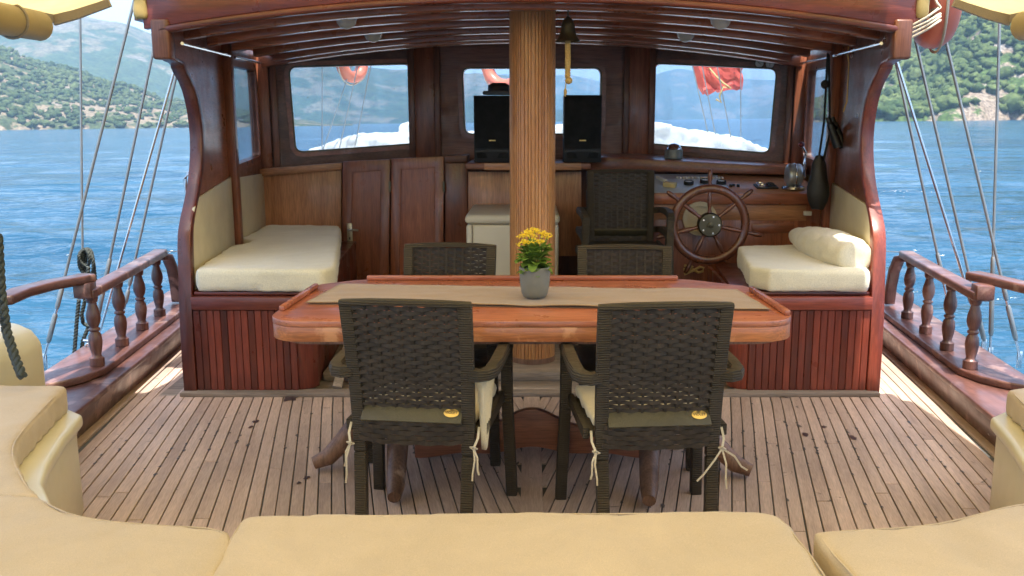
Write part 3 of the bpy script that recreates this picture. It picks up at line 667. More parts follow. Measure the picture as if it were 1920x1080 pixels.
pxboard('panel', 'lightZ', [(878, 322), (1090, 322), (1090, 480), (878, 480)], 6.70, .03)
sh = MB(); A_ = atY(873, 306, 6.55); B_ = atY(1108, 304, 6.55)
sh.bb(A_.x, B_.x, 6.55, 7.32, A_.z - .045, A_.z).build('speaker_shelf', M['darkX'], DH, bevel=.010, seg=3)
pxboard('shelf_edge', 'lightX', [(908, 306), (1090, 306), (1090, 319), (908, 319)], 6.542, .007, bevel=.001)
pxboard('window_ledge', 'mahX', [(1090, 293), (1510, 315), (1510, 329), (1090, 318)], (6.75, 6.45), .04)
qq = [atY(1090, 292, 6.78), atY(1513, 314, 6.46)]
MB().slab([qq[0], qq[1], Vector((2.06, 7.02, qq[1].z)), Vector((.86, 7.31, qq[0].z)), Vector((qq[0].x, 7.31, qq[0].z))], [p - Vector((0, 0, .02)) for p in [qq[0], qq[1], Vector((2.06, 7.02, qq[1].z)), Vector((.86, 7.31, qq[0].z)), Vector((qq[0].x, 7.31, qq[0].z))]]).build('ledge', M['mahX'], DH, bevel=.004)
# threshold
MB().bb(-1.88, 1.86, 4.655, 4.74, -.004, .022).build('threshold', M['grey'], DH, bevel=.006)
MB().bb(-1.18, 1.22, 4.95, 5.55, .0, .055).build('mast_step', M['grey'], DH, bevel=.008)

# ceiling lamps
for i, (x, y, lb) in enumerate(((-1.03, 5.22, 'round ceiling lamp on the left, nearer the deck'), (-1.03, 6.08, 'round ceiling lamp on the left, deeper inside above the window'), (1.05, 5.22, 'round ceiling lamp on the right, nearer the deck'), (1.0, 6.08, 'round ceiling lamp on the right, deeper inside above the window'))):
    zc = ZF + .050 + camber(x)
    t = thing('ceiling_lamp', lb, 'lamp', (x, y, zc), group='round lamps under the deckhouse roof')
    MB().lathe([(.068, 0), (.070, -.012), (.060, -.022)], 24, (x, y, zc)).build('rim', M['steel'], t)
    MB().lathe([(.058, -.02), (.052, -.045), (.035, -.065), (.010, -.075)], 24, (x, y, zc)).build('lens', M['lampg'], t, ang=60)

# ================================================================= MAST
mast = thing('mast', 'thick light wood mast of narrow staves standing on the deckhouse centreline', 'mast', (.004, 5.24, 0))
mb = MB(); ns = 44; ring = []
rr0 = .133
rs = random.Random(5); wd = [rs.uniform(.7, 1.3) for _ in range(ns)]; tot = sum(wd); acc = 0; prof = []
for w_ in wd:
    a0, a1_ = acc / tot * 2 * math.pi, (acc + w_) / tot * 2 * math.pi; acc += w_; g = .0024 / rr0
    prof += [(rr0 - .007, a0), (rr0 - .0005, a0 + g), (rr0, (a0 + a1_) / 2), (rr0 - .0005, a1_ - g)]
zs = [.055, .3, 2.2, 6, 9.5]
mb.loft([[Vector((.004 + r_ * (1 - .012 * z) * math.cos(a), 5.24 + r_ * (1 - .012 * z) * math.sin(a), z)) for r_, a in prof] for z in zs])
mb.build('staves', M['mast'], mast, ang=25)
MB().lathe([(.1345, .055), (.1345, .085), (.128, .087)], 32, (.004, 5.24, 0)).build('stained_foot', M['leg'], mast)

# ================================================================= BENCHES
def bench(sgn):
    word = 'left' if sgn < 0 else 'right'; z1 = .535
    t = thing('bench', 'built-in red mahogany bench with upright planking inside the %s of the deckhouse' % word, 'bench', (sgn * 1.5, 5.3, 0), group='built-in benches')
    xo = SW(4.7) - .062; xi = 1.255 if sgn < 0 else 1.16; yend = 6.85 if sgn < 0 else 5.75
    xi2 = xi + (.16 if sgn < 0 else .10)
    MB().plan([(sgn * xo, 4.735), (sgn * xi, 4.735), (sgn * xi2, yend), (sgn * (SW(yend) - .065), yend)], .0, z1 - .02).build('box', M['redZ'], t, bevel=.002)
    n = 15 if sgn < 0 else 17
    for k in range(n):
        a, b_ = lerp(xo, xi, k / n), lerp(xo, xi, (k + 1) / n)
        MB().bb(sgn * a - sgn * .0012, sgn * b_ + sgn * .0012, 4.706, 4.733, .022, .462).build('plank', M['redZ'], t, bevel=.0025, seg=1)
    MB().bb(sgn * (xo + .002), sgn * (xi - .01), 4.69, 4.75, .465, z1).build('top_rail', M['redX'], t, bevel=.006)
    # curved corner post and inboard face
    mb = MB(); arc = []
    for k in range(9):
        a = k / 8 * math.pi / 2; arc.append((sgn * (xi - .09 * math.sin(a)), 4.72 + .09 * (1 - math.cos(a))))
    arc2 = [(x + sgn * .03, y + .03) for x, y in arc[::-1]]
    MB().plan(arc + arc2, .022, z1).build('corner_post', M['redZ'], t, bevel=.002)
    n = 5
    for k in range(n):
        y0_, y1_ = lerp(4.86, yend, k / n), lerp(4.86, yend, (k + 1) / n); fx = lambda y: sgn * (xi - .075 + (xi2 - xi) * (y - 4.86) / 2)
        MB().slab([(fx(y0_ + .003), y0_ + .003, .02), (fx(y1_ - .003), y1_ - .003, .02), (fx(y1_ - .003), y1_ - .003, z1), (fx(y0_ + .003), y0_ + .003, z1)], [(fx(y0_) + sgn * .02, y0_ + .003, .02), (fx(y1_) + sgn * .02, y1_ - .003, .02), (fx(y1_) + sgn * .02, y1_ - .003, z1), (fx(y0_) + sgn * .02, y0_ + .003, z1)]).build('side_panel', M['redZ'], t, bevel=.002)
    MB().plan([(sgn * xo, 4.74), (sgn * (xi - .08), 4.74), (sgn * (xi2 - .08), yend), (sgn * (SW(yend) - .065), yend)], z1 + .002, z1 + .018).build('seat_board', M['redX'], t, bevel=.004)
bench(-1); bench(1)
# loose weathered boards leaning beside the left bench
for k in range(4):
    o = MB().box((-1.06 + k * .06, 4.98 + k * .12, .13 - k * .012), (.05, .5, .018), Matrix.Rotation(.45, 3, 'X') @ Matrix.Rotation(.3, 3, 'Y')).build('loose_board', M['darkZ' if k % 2 else 'grey'], bevel=.003)
    tag(o, ['narrow grey board leaning beside the left bench, closest to it', 'dark board leaning beside the left bench, next to the closest', 'grey board third from the left bench under the table end', 'dark board farthest from the left bench under the table end'][k], 'board', 'loose boards beside the left bench')

# ---------------------------------------------------------------- soft things
tex1 = bpy.data.textures.new('lumps', 'CLOUDS'); tex1.noise_scale = .28; tex1.noise_depth = 2
tex2 = bpy.data.textures.new('wrinkles', 'CLOUDS'); tex2.noise_scale = .07; tex2.noise_depth = 3
def soft(mb, name, mat, parent=None, voxel=.02, smooth=10, lump=.016, wrinkle=.006, **kw):
    o = mb.build(name, mat, parent)
    r = o.modifiers.new('remesh', 'REMESH'); r.mode = 'VOXEL'; r.voxel_size = voxel; r.use_smooth_shade = True
    s_ = o.modifiers.new('smooth', 'SMOOTH'); s_.factor = .5; s_.iterations = smooth
    for tx, st in ((tex1, lump), (tex2, wrinkle)):
        d = o.modifiers.new('d', 'DISPLACE'); d.texture = tx; d.strength = st; d.mid_level = .5; d.texture_coords = 'GLOBAL'
    return o
def crowned(pts, z0, z1, crown=.02):
    c = sum((Vector(p) for p in pts), Vector((0, 0))) / len(pts)
    mb = MB(); n = len(pts)
    A = [Vector((p[0], p[1], z0)) for p in pts]; B = [Vector((p[0], p[1], z1)) for p in pts]
    mb.slab(A, B); return mb
zc0 = .556
o = soft(crowned([(-1.78, 4.72), (-1.10, 4.70), (-1.05, 4.80), (-1.40, 6.62), (-1.45, 6.80), (-2.01, 6.84), (-1.95, 6.0), (-1.84, 5.92), (-1.83, 5.78), (-1.91, 5.70)], zc0, zc0 + .125), 'seat_cushion', M['foam'], smooth=7)
tag(o, 'thick ivory towelling mattress lying on the left bench', 'cushion', 'bench mattresses')
o = soft(crowned([(1.785, 4.70), (1.25, 4.72), (1.17, 4.84), (1.29, 5.64), (1.42, 5.70), (1.90, 5.68)], zc0, zc0 + .125), 'seat_cushion', M['foam'], smooth=7)
tag(o, 'ivory towelling mattress lying on the right bench beside the wheel', 'cushion', 'bench mattresses')
# long pillow
pa, pb = atY(1606, 482, 4.78), atY(1490, 440, 5.74); mb = MB()
pth = [lerp(pa, pb, k / 10) for k in range(11)]
mb.sweep(pth, [(math.cos(a_) * 1.0, math.sin(a_) * .85) for a_ in [2 * math.pi * i / 14 for i in range(14)]], (0, 0, 1), True, [.098, .118, .124, .126, .124, .120, .114, .104, .09, .068, .04])
o = soft(mb, 'pillow', M['foam'], voxel=.014, smooth=5, lump=.02, wrinkle=.01); tag(o, 'long ivory pillow lying along the right wall on the bench mattress', 'pillow')

# sofa along the stern side of the deck
SZ0, SZ1 = .385, .485
def piping(o, pts):
    c_ = sum((Vector(p) for p in pts), Vector((0, 0))) / len(pts); Q = []
    for k, p in enumerate(pts):
        a = Vector(p); b_ = Vector(pts[(k + 1) % len(pts)]); n = max(2, int((b_ - a).length / .04)); Q += [lerp(a, b_, j / n) for j in range(n)]
    for _ in range(2): Q = [(Q[i - 1] + Q[i] * 2 + Q[(i + 1) % len(Q)]) / 4 for i in range(len(Q))]
    ins = []; ar = sum(Q[i].x * Q[(i + 1) % len(Q)].y - Q[i].y * Q[(i + 1) % len(Q)].x for i in range(len(Q))); sg = 1 if ar > 0 else -1
    for i, q in enumerate(Q):
        t_ = (Q[(i + 1) % len(Q)] - Q[i - 1]).normalized(); n_ = Vector((-t_.y, t_.x)); ins.append(q + n_ * PIPE * sg)
    MB().tube([(q.x, q.y, SZ1 - .0065 + .002 * noise.noise(Vector((q.x * 9, q.y * 9, 2)))) for q in ins + ins[:1]], .0024, 6).build('seam', M['sofa'], o, ang=70)
PIPE = .010
def zp(u, v, z): p = atZ(u, v, z); return (p.x, p.y)
inner_px = [(124, 714), (75, 765), (40, 803), (28, 825), (30, 850), (53, 893), (77, 921)]
Lin = [zp(u, v, .5) for u, v in inner_px]
for sgn in (-1, 1):
    word = 'left' if sgn < 0 else 'right'; mir = (lambda p: (p[0], p[1])) if sgn < 0 else (lambda p: (-p[0] + .02, p[1] - .03))
    seam = [Lin[-1], (-2.25, 2.34)]
    arm = [mir(p) for p in [(-2.42, 3.24), (-1.80, 3.25)] + Lin + [(-2.32, 2.33)]]
    o = soft(crowned(arm, SZ0, SZ1), 'sofa_cushion', M['sofa'], smooth=4, voxel=.018)
    tag(o, 'beige seat cushion running forward along the %s bulwark' % word, 'cushion', 'beige sofa cushions'); piping(o, arm)
    fr_px = [(77, 916), (110, 938), (150, 951), (220, 962), (330, 968), (428, 974)]
    front = [zp(u, v, .5) for u, v in fr_px]
    if sgn > 0: front = [(-x, y) for x, y in [zp(1920, 926, .5), zp(1880, 933, .5), zp(1830, 947, .5), zp(1760, 964, .5), zp(1680, 972, .5), zp(1525, 979, .5)]]
    cor = [(-2.30, 2.31)] + front + ([zp(438, 1000, .5), zp(404, 1080, .5), (-.715, 1.2)] if sgn < 0 else [(-.668, 1.96), (-.690, 1.75), (-.70, 1.2)]) + [(-2.30, 1.2)]
    if sgn > 0: cor = [(-x, y) for x, y in cor]
    o = soft(crowned(cor, SZ0, SZ1), 'sofa_cushion', M['sofa'], smooth=4, voxel=.018)
    tag(o, 'beige curved corner seat cushion at the %s of the centre cushion' % word, 'cushion', 'beige sofa cushions'); piping(o, cor)
    # moulded base
    base = [mir(p) for p in [(-2.42, 3.30), (-1.83, 3.32), zp(140, 760, .42), zp(105, 800, .42), zp(72, 850, .42), zp(60, 885, .42), zp(78, 925, .42), (-1.12, 2.10), (-.9, 2.03), (-.6, 2.0)]]
    t = thing('moulded_bench', 'cream moulded sofa base under the %s seat cushions' % word, 'sofa', (sgn * 1.9, 2.3, 0), group='moulded sofa bases')
    bk = [(mir((-.6, 1.25))), (mir((-2.42, 1.25)))]
    MB().plan(base + bk, 0, .33).build('base', M['cream'], t, bevel=.012)
    rim = MB(); ins = [(p[0] - sgn * .03, p[1] - .02) for p in base]
    rim.plan([(p[0] - sgn * .035 * 0, p[1]) for p in [(q[0] - sgn * .022, q[1] + .012) for q in base]] + bk, .332, .384).build('rim', M['cream'], t, bevel=.02, seg=4)
    # outboard backrest shell
    P = [(0, .30), (0, .56), (.04, .61), (.12, .645), (.24, .63), (.34, .57), (.40, .48), (.42, .30)]
    x0 = sgn * (2.02 if sgn < 0 else 2.06)
    mb = MB(); mb.slab([Vector((x0 - sgn * .02 + sgn * p * .9, 3.62, z)) for p, z in P], [Vector((x0 - sgn * .02 + sgn * p * .9, 3.16, z)) for p, z in P])
    mb.build('backrest', M['cream'], t, bevel=.03, seg=4)
cc = [zp(441, 972, .49), zp(465, 960, .49), zp(700, 956, .49), zp(950, 954, .49), zp(1200, 952, .49), zp(1440, 952, .49), zp(1468, 960, .49), (.640, 1.9), (.645, 1.2), (-.70, 1.2), (-.69, 1.75)]
o = soft(crowned(cc, SZ0, SZ1), 'sofa_cushion', M['sofa'], smooth=4, voxel=.018); tag(o, 'wide beige centre seat cushion facing the table', 'cushion', 'beige sofa cushions'); piping(o, cc)
o = MB().bb(-.62, .64, 1.25, 2.02, 0, .383).build('moulded_bench', M['cream'], bevel=.01); tag(o, 'cream moulded base under the wide centre cushion', 'sofa', 'moulded sofa bases')

# ================================================================= TABLE
TZ = .74
tb = thing('table', 'long orange-red varnished wooden table with chipped edge', 'table', (0, 3.6, 0))
YN, YF, XT = 3.175, 4.06, .962
out = []
def arc(cx_, cy_, r_, a0, a1_, n=8): return [(cx_ + r_ * math.cos(R(a0 + (a1_ - a0) * k / n)), cy_ + r_ * math.sin(R(a0 + (a1_ - a0) * k / n))) for k in range(n + 1)]
top = arc(-XT + .13, YN + .13, .13, 180, 270) + arc(XT - .13, YN + .13, .13, 270, 360) + [(XT - .005, 3.82), (XT - .04, 3.90), (.72, YF - .01)] + [(.68, YF), (-.74, YF)] + [(-.80, YF - .02), (-XT + .03, 3.93), (-XT, 3.84)]
MB().plan(top, TZ - .022, TZ).build('tabletop', M['table'], tb, bevel=.003, seg=2)
top2 = [(x * .9985, 3.6 + (y - 3.6) * .998) for x, y in top]
MB().plan(top2, TZ - .078, TZ - .0225).build('edge_band', M['tedge'], tb, bevel=.004, seg=2)
top3 = [(x * .96, 3.6 + (y - 3.6) * .93) for x, y in top]
MB().plan(top3, TZ - .092, TZ - .079).build('underside', M['leg'], tb)
def fiddle(a, b_): return MB().beam([Vector((*a, TZ + .0105)), Vector((*b_, TZ + .0105))], .022, .021).build('fiddle', M['table'], tb, bevel=.006)
fiddle((-.745, YF - .02), (.66, YF - .02))
fiddle((-XT + .035, 3.84), (-XT + .018, 3.35)); fiddle((XT - .035, 3.77), (XT - .018, 3.27))
# pedestals with splayed feet
for sgn, pcx, fl_, fn_ in ((-1, -.55, Vector((-.90, 3.61, 0)), Vector((-.525, 3.27, 0))), (1, .50, Vector((.885, 3.53, 0)), Vector((.445, 3.24, 0)))):
    pc = Vector((pcx, 3.70, 0))
    MB().lathe([(.05, .20), (.062, .24), (.045, .30), (.055, .40), (.048, .52), (.06, .62), (.075, .645)], 20, pc).build('pedestal', M['leg'], tb, ang=50)
    for ft in (fl_, fn_, Vector((2 * pcx - fn_.x, 4.13, 0)), Vector((pcx - sgn * .0, 3.70, 0)) + Vector((sgn * .30, .28, 0))):
        d = ft - pc; side = d.normalized()
        pts = [pc + Vector((0, 0, .30)) + d * .05, pc + Vector((0, 0, .285)) + d * .22, pc + Vector((0, 0, .225)) + d * .45, pc + Vector((0, 0, .12)) + d * .70, pc + Vector((0, 0, .055)) + d * .88, pc + Vector((0, 0, .036)) + d * 1.04]
        MB().tube(pts, [.045, .048, .045, .040, .036, .026], 12).build('foot', M['leg'], tb, ang=60)
# wavy stretcher
prof = []; n = 40
tp = lambda s_: .155 + .075 * math.exp(-((s_) / .20) ** 2) + .028 * math.exp(-((abs(s_) - .33) / .07) ** 2) * 0 + (.015 if abs(s_) > .30 else 0) + .015 * math.cos(s_ * 18)
bt = lambda s_: .035 + .035 * math.exp(-((s_) / .24) ** 2) + .008 * math.cos(s_ * 20)
up_ = [(x, tp(x)) for x in [-.50 + k / n for k in range(n + 1)]]; dn_ = [(x, bt(x)) for x in [.50 - k / n for k in range(n + 1)]]
MB().slab([Vector((x, 3.685, z)) for x, z in up_ + dn_], [Vector((x, 3.725, z)) for x, z in up_ + dn_]).build('stretcher', M['darkX'], tb, bevel=.004)
# runner: two folded layers with gentle creases
def cloth(pts4, nx, ny, z, amp, sd_, mat, name, th=.0025):
    a, b_, c_, d_ = [Vector(p) for p in pts4]; mb = MB(); V_ = []
    for j in range(ny + 1):
        for i in range(nx + 1):
            p = lerp(lerp(a, b_, i / nx), lerp(d_, c_, i / nx), j / ny); w_ = abs(noise.fractal(Vector((p.x * 2.2, p.y * 5, sd_)), 1, 2, 3)) * amp
            p = p + Vector((noise.noise(Vector((p.x * 3, p.y, sd_))) * .004, noise.noise(Vector((p.x * 2, j * 9, sd_))) * .006, z + w_)); V_.append(p)
    k = len(V_); fs = [(j * (nx + 1) + i, j * (nx + 1) + i + 1, (j + 1) * (nx + 1) + i + 1, (j + 1) * (nx + 1) + i) for j in range(ny) for i in range(nx)]
    mb.add(V_, fs); o = mb.build(name, mat); s_ = o.modifiers.new('thick', 'SOLIDIFY'); s_.thickness = th; s_.offset = 1; return o
P4 = [(-.885, 3.475, 0), (.90, 3.345, 0), (.865, 3.755, 0), (-.835, 3.895, 0)]
P4b = [(-.875, 3.485, 0), (.895, 3.355, 0), (.860, 3.75, 0), (-.830, 3.885, 0)]
rn = cloth(P4, 90, 24, TZ + .0075, .008, 2.0, M['runner'], 'table_runner'); tag(rn, 'folded brown linen runner lying along the tabletop', 'table runner')
r2 = cloth(P4b, 40, 12, TZ + .002, .001, 5.0, M['runner'], 'under_layer', .003); r2.parent = rn; r2.location = Vector(r2['_o']) - Vector(rn['_o'])

# flower pot
pot = thing('potted_plant', 'grey round pot of yellow flowers standing on the table runner', 'potted plant', (.012, 3.57, TZ + .012))
pz = TZ + .012; pc = Vector((.012, 3.57, pz))
MB().lathe([(.038, 0), (.046, .004), (.053, .02), (.0585, .05), (.0615, .09), (.0625, .123), (.0600, .125), (.0585, .118), (.055, .105), (.02, .104)], 40, pc).build('pot', M['greyp'], pot, ang=40)
rg = random.Random(11); lv = MB()
def leaf(mb, base, dirv, L_, W_, curl):
    d = dirv.normalized(); s_ = d.cross(Vector((0, 0, 1))).normalized(); u_ = s_.cross(d); V_ = []; n = 6
    for k in range(n + 1):
        t_ = k / n; w_ = W_ * math.sin(math.pi * min(1, t_ * .92 + .04)) ** .6 * (1 + .12 * math.sin(t_ * 25)); c_ = base + d * L_ * t_ - Vector((0, 0, 1)) * curl * t_ * t_ * L_
        V_ += [c_ - s_ * w_ + u_ * w_ * .35, c_, c_ + s_ * w_ + u_ * w_ * .35]
    fs = []
    for k in range(n): fs += [(3 * k, 3 * k + 1, 3 * k + 4, 3 * k + 3), (3 * k + 1, 3 * k + 2, 3 * k + 5, 3 * k + 4)]
    mb.add(V_, fs)
leaf_me = []
for i in range(95):
    a = rg.uniform(0, 2 * math.pi); lvl = rg.random(); h_ = .112 + lvl * .085; rr = .012 + .03 * rg.random()
    el = lerp(-.1, .8, lvl) + rg.uniform(-.3, .3)
    dv = Vector((math.cos(a) * math.cos(el), math.sin(a) * math.cos(el), math.sin(el))); lf = MB()
    leaf(lf, pc + Vector((rr * math.cos(a), rr * math.sin(a), h_)), dv, rg.uniform(.036, .054), rg.uniform(.015, .023), rg.uniform(.1, .5))
    lf.build('leaf', M['leaf'], pot, ang=80)
stems = MB(); fl_ = []
heads = [(0, 0, .312), (-.028, .0, .298), (-.042, -.01, .290), (.025, .0, .296), (.050, -.01, .288), (-.040, -.02, .262), (-.03, -.03, .258), (.010, -.03, .265), (.028, -.02, .262), (.053, .012, .278), (-.062, -.01, .245), (-.012, -.02, .285), (.0, .02, .30), (.035, .03, .29), (-.02, .035, .29), (-.05, .02, .275)]
for hx, hy, hz in heads:
    hp = pc + Vector((hx, hy, hz * .94 - .025)); stems.tube([pc + Vector((hx * .15, hy * .15, .11)), pc + Vector((hx * .55, hy * .6, .19)), hp], [.0022, .0018, .0014], 5)
    mb = MB()
    for _ in range(20 if abs(hx) < .06 else 9):
        c_ = hp + Vector((rg.gauss(0, .0095), rg.gauss(0, .0095), rg.gauss(.006, .0045))); nv = (Vector((rg.gauss(0, .6), rg.gauss(-.3, .6), 1))).normalized(); q_ = nv.to_track_quat('Z', 'Y').to_matrix()
        for k in range(4):
            a = k * math.pi / 2 + rg.random() * .3; e1 = q_ @ Vector((math.cos(a) * .0062, math.sin(a) * .0062, .001)); e2 = q_ @ Vector((math.cos(a + .5) * .0045, math.sin(a + .5) * .0045, 0)); e3 = q_ @ Vector((math.cos(a - .5) * .0045, math.sin(a - .5) * .0045, 0)); mb.add([c_, c_ + e3, c_ + e1, c_ + e2], [(0, 1, 2, 3)])
    mb.build('flower_head', M['petal'], pot, flat=True)
stems.build('stems', M['leaf'], pot)

# ================================================================= CHAIRS
def make_chair(name, label, pad=False):
    t = thing(name, label, 'chair', (0, 0, 0), group='brown woven plastic armchairs')
    def byz(z):
        tab = [(0, -.275), (.2, -.245), (.38, -.225), (.50, -.23), (.70, -.265), (.88, -.305)]
        for (a, p), (b_, q) in zip(tab, tab[1:]):
            if z <= b_: return p + (q - p) * (z - a) / (b_ - a)
        return tab[-1][1]
    def bxz(z): return .181 + .016 * z / .88
    for s_ in (-1, 1):
        MB().beam([(s_ * bxz(z), byz(z), z) for z in (.335, .40, .55, .72, .862)], .044, .032, (0, 1, 0)).build('back_post', M['wick'], t, bevel=.005)
        MB().beam([(s_ * bxz(z), byz(z), z) for z in (0, .18, .333)], .042, .034, (0, 1, 0)).build('leg', M['wick'], t, bevel=.005)
        MB().beam([(s_ * .252, .215, .61), (s_ * .255, .205, .40), (s_ * .262, .222, .2), (s_ * .268, .235, 0)], .042, .038, (0, 1, 0)).build('leg', M['wick'], t, bevel=.005)
        mb = MB(); pth = [(s_ * .205, -.248, .625), (s_ * .235, -.262, .625), (s_ * .250, -.255, .627), (s_ * .266, -.225, .63), (s_ * .270, -.15, .635), (s_ * .268, 0, .64), (s_ * .263, .12, .638), (s_ * .258, .20, .63), (s_ * .252, .235, .612)]
        mb.sweep(pth, [(-.022, -.020), (.022, -.020), (.024, 0), (.018, .016), (-.018, .016), (-.024, 0)], (0, 0, 1)); mb.build('armrest', M['wick'], t, bevel=.004)
        MB().slab([(s_ * .247, -.20, .395), (s_ * .247, .20, .395), (s_ * .247, .20, .435), (s_ * .247, -.20, .435)], [(s_ * .225, -.20, .395), (s_ * .225, .20, .395), (s_ * .225, .20, .435), (s_ * .225, -.20, .435)]).build('seat_rail', M['wick'], t, bevel=.004)
    # top rail (slightly bowed)
    MB().sweep([(-.217, -.300, .866), (-.12, -.312, .872), (0, -.316, .874), (.12, -.312, .872), (.217, -.300, .866)], [(-.016, -.011), (.016, -.011), (.018, 0), (.012, .010), (-.012, .010)], (0, 0, 1)).build('top_rail', M['wick'], t, bevel=.003)
    # woven back panel: horizontal strands over upright stakes
    mb = MB(); z0_, z1_ = .498, .858; rows = 25; seg = .0385; hh = (z1_ - z0_) / rows
    for r_ in range(rows):
        zc_ = z0_ + (r_ + .5) * hh; xw = bxz(zc_) - .020; n = 44; gap = .83 + .13 * min(1, max(0, (zc_ - .50) / .14)); hz = hh * .5 * gap
        rings = []
        for k in range(n + 1):
            x = -xw + 2 * xw * k / n; ph = math.pi * x / seg + math.pi * r_
            off = .0058 * math.sin(ph); bow = -.016 * (1 - (x / .22) ** 2); y = byz(zc_) + off + bow; zz = zc_ + .0018 * math.cos(ph) ** 2
            rings.append([Vector((x, y - .0022, zz - hz)), Vector((x, y - .0022, zz + hz)), Vector((x, y + .0022, zz + hz)), Vector((x, y + .0022, zz - hz))])
        mb.loft(rings)
    for k in range(-5, 6):
        x = (k + .5) * seg - seg * .0
        if abs(x) > .185: continue
        mb.beam([(x, byz(z) - .016 * (1 - (x / .22) ** 2), z) for z in (.498, .57, .70, .856)], .009, .004, (0, 1, 0))
    w_ = mb.build('woven_panel', M['strand'], t, ang=50); w_['kind'] = 'stuff'
    # ledge and woven apron below the back
    MB().slab([(-.172, -.220, .508), (.172, -.220, .508), (.172, -.274, .460), (-.172, -.274, .460)], [(-.172, -.210, .498), (.172, -.210, .498), (.172, -.262, .450), (-.172, -.262, .450)]).build('ledge', M['ledge'], t, bevel=.002)
    mb = MB()
    for r_ in range(5):
        zc_ = .388 + r_ * .0155; rings = []
        for k in range(41):
            x = -.20 + .4 * k / 40; ph = math.pi * x / seg + math.pi * r_; y = -.262 + .005 * math.sin(ph) + .03 * (abs(x) / .2) ** 4
            sag = -.006 * (1 - r_ / 5) * (1 - (x / .2) ** 2)
            rings.append([Vector((x, y - .003, zc_ - .0078 + sag)), Vector((x, y - .003, zc_ + .0078 + sag)), Vector((x, y + .004, zc_ + .0078 + sag)), Vector((x, y + .004, zc_ - .0078 + sag))])
        mb.loft(rings)
    a_ = mb.build('woven_apron', M['strand'], t, ang=50); a_['kind'] = 'stuff'
    # seat
    MB().plan([(-.224, -.20), (.224, -.20), (.236, .16), (.20, .225), (-.20, .225), (-.236, .16)], .400, .428).build('seat', M['wick'], t, bevel=.008)
    # badge
    nrm = Vector((0, -.048, .054)).normalized(); q_ = nrm.to_track_quat('Z', 'Y').to_matrix(); bc = Vector((.135, -.2475, .4852))
    ring = [bc + Vector((.026 * math.cos(a), 0, 0)) + (Vector((0, .054, .048)).normalized() * .0165 * math.sin(a)) for a in [2 * math.pi * k / 28 for k in range(28)]]
    bd = MB().slab(ring, [p + nrm * .003 for p in ring]).build('badge', M['gold'], t, bevel=.001)
    tc = bpy.data.curves.new('badge_lettering', 'FONT'); tc.body = 'VIOLET'; tc.size = .0128; tc.align_x = 'CENTER'; tc.align_y = 'CENTER'; tc.extrude = .0004
    tmp = bpy.data.objects.new('tmp', tc); COL.objects.link(tmp); bpy.context.view_layer.update()
    lm = bpy.data.meshes.new_from_object(tmp.evaluated_get(bpy.context.evaluated_depsgraph_get())); bpy.data.objects.remove(tmp)
    lm.materials.clear(); lm.materials.append(M['stain']); to = bpy.data.objects.new('lettering', lm); COL.objects.link(to); to.parent = bd
    upv = Vector((0, .054, .048)).normalized(); mt = Matrix((Vector((1, 0, 0)), upv, nrm)).transposed().to_4x4(); mt.translation = bc + nrm * .0036; to.matrix_local = mt
    return t
def copy_tree(o, parent=None):
    c = o.copy(); COL.objects.link(c)
    if parent is not None: c.parent = parent; c.matrix_parent_inverse = o.matrix_parent_inverse.copy()
    for ch in list(o.children): copy_tree(ch, c)
    return c
chair0 = make_chair('armchair', 'x')
spots = [  # (x, y, z, yaw deg, label)
    (-.372, 3.165, 0, -7, 'brown woven armchair at the near side of the table, left of the flower pot'),
    (.400, 3.12, 0, 5, 'brown woven armchair at the near side of the table, right of the flower pot'),
    (-.405, 3.93, 0, 180 - 4, 'brown woven armchair on the far side of the table beside the white box'),
    (.415, 3.87, 0, 180 - 3, 'brown woven armchair on the far side of the table in front of the stacked chairs'),
    (.575, 5.70, 0, 180, 'bottom armchair of the dark stack beside the steering wheel'),
    (.575, 5.655, .13, 180, 'middle armchair of the dark stack beside the steering wheel'),
    (.575, 5.61, .26, 180, 'topmost armchair of the dark stack beside the steering wheel')]
for i, (x, y, z, yaw, lb) in enumerate(spots):
    c_ = chair0 if i == 0 else copy_tree(chair0)
    c_.location = (x, y, z); c_.rotation_euler = (0, 0, R(yaw)); c_['label'] = lb; c_['_o'] = (x, y, z)
    c_['_chair'] = 1
    if i >= 4:
        c_['group'] = 'armchairs stacked beside the wheel'
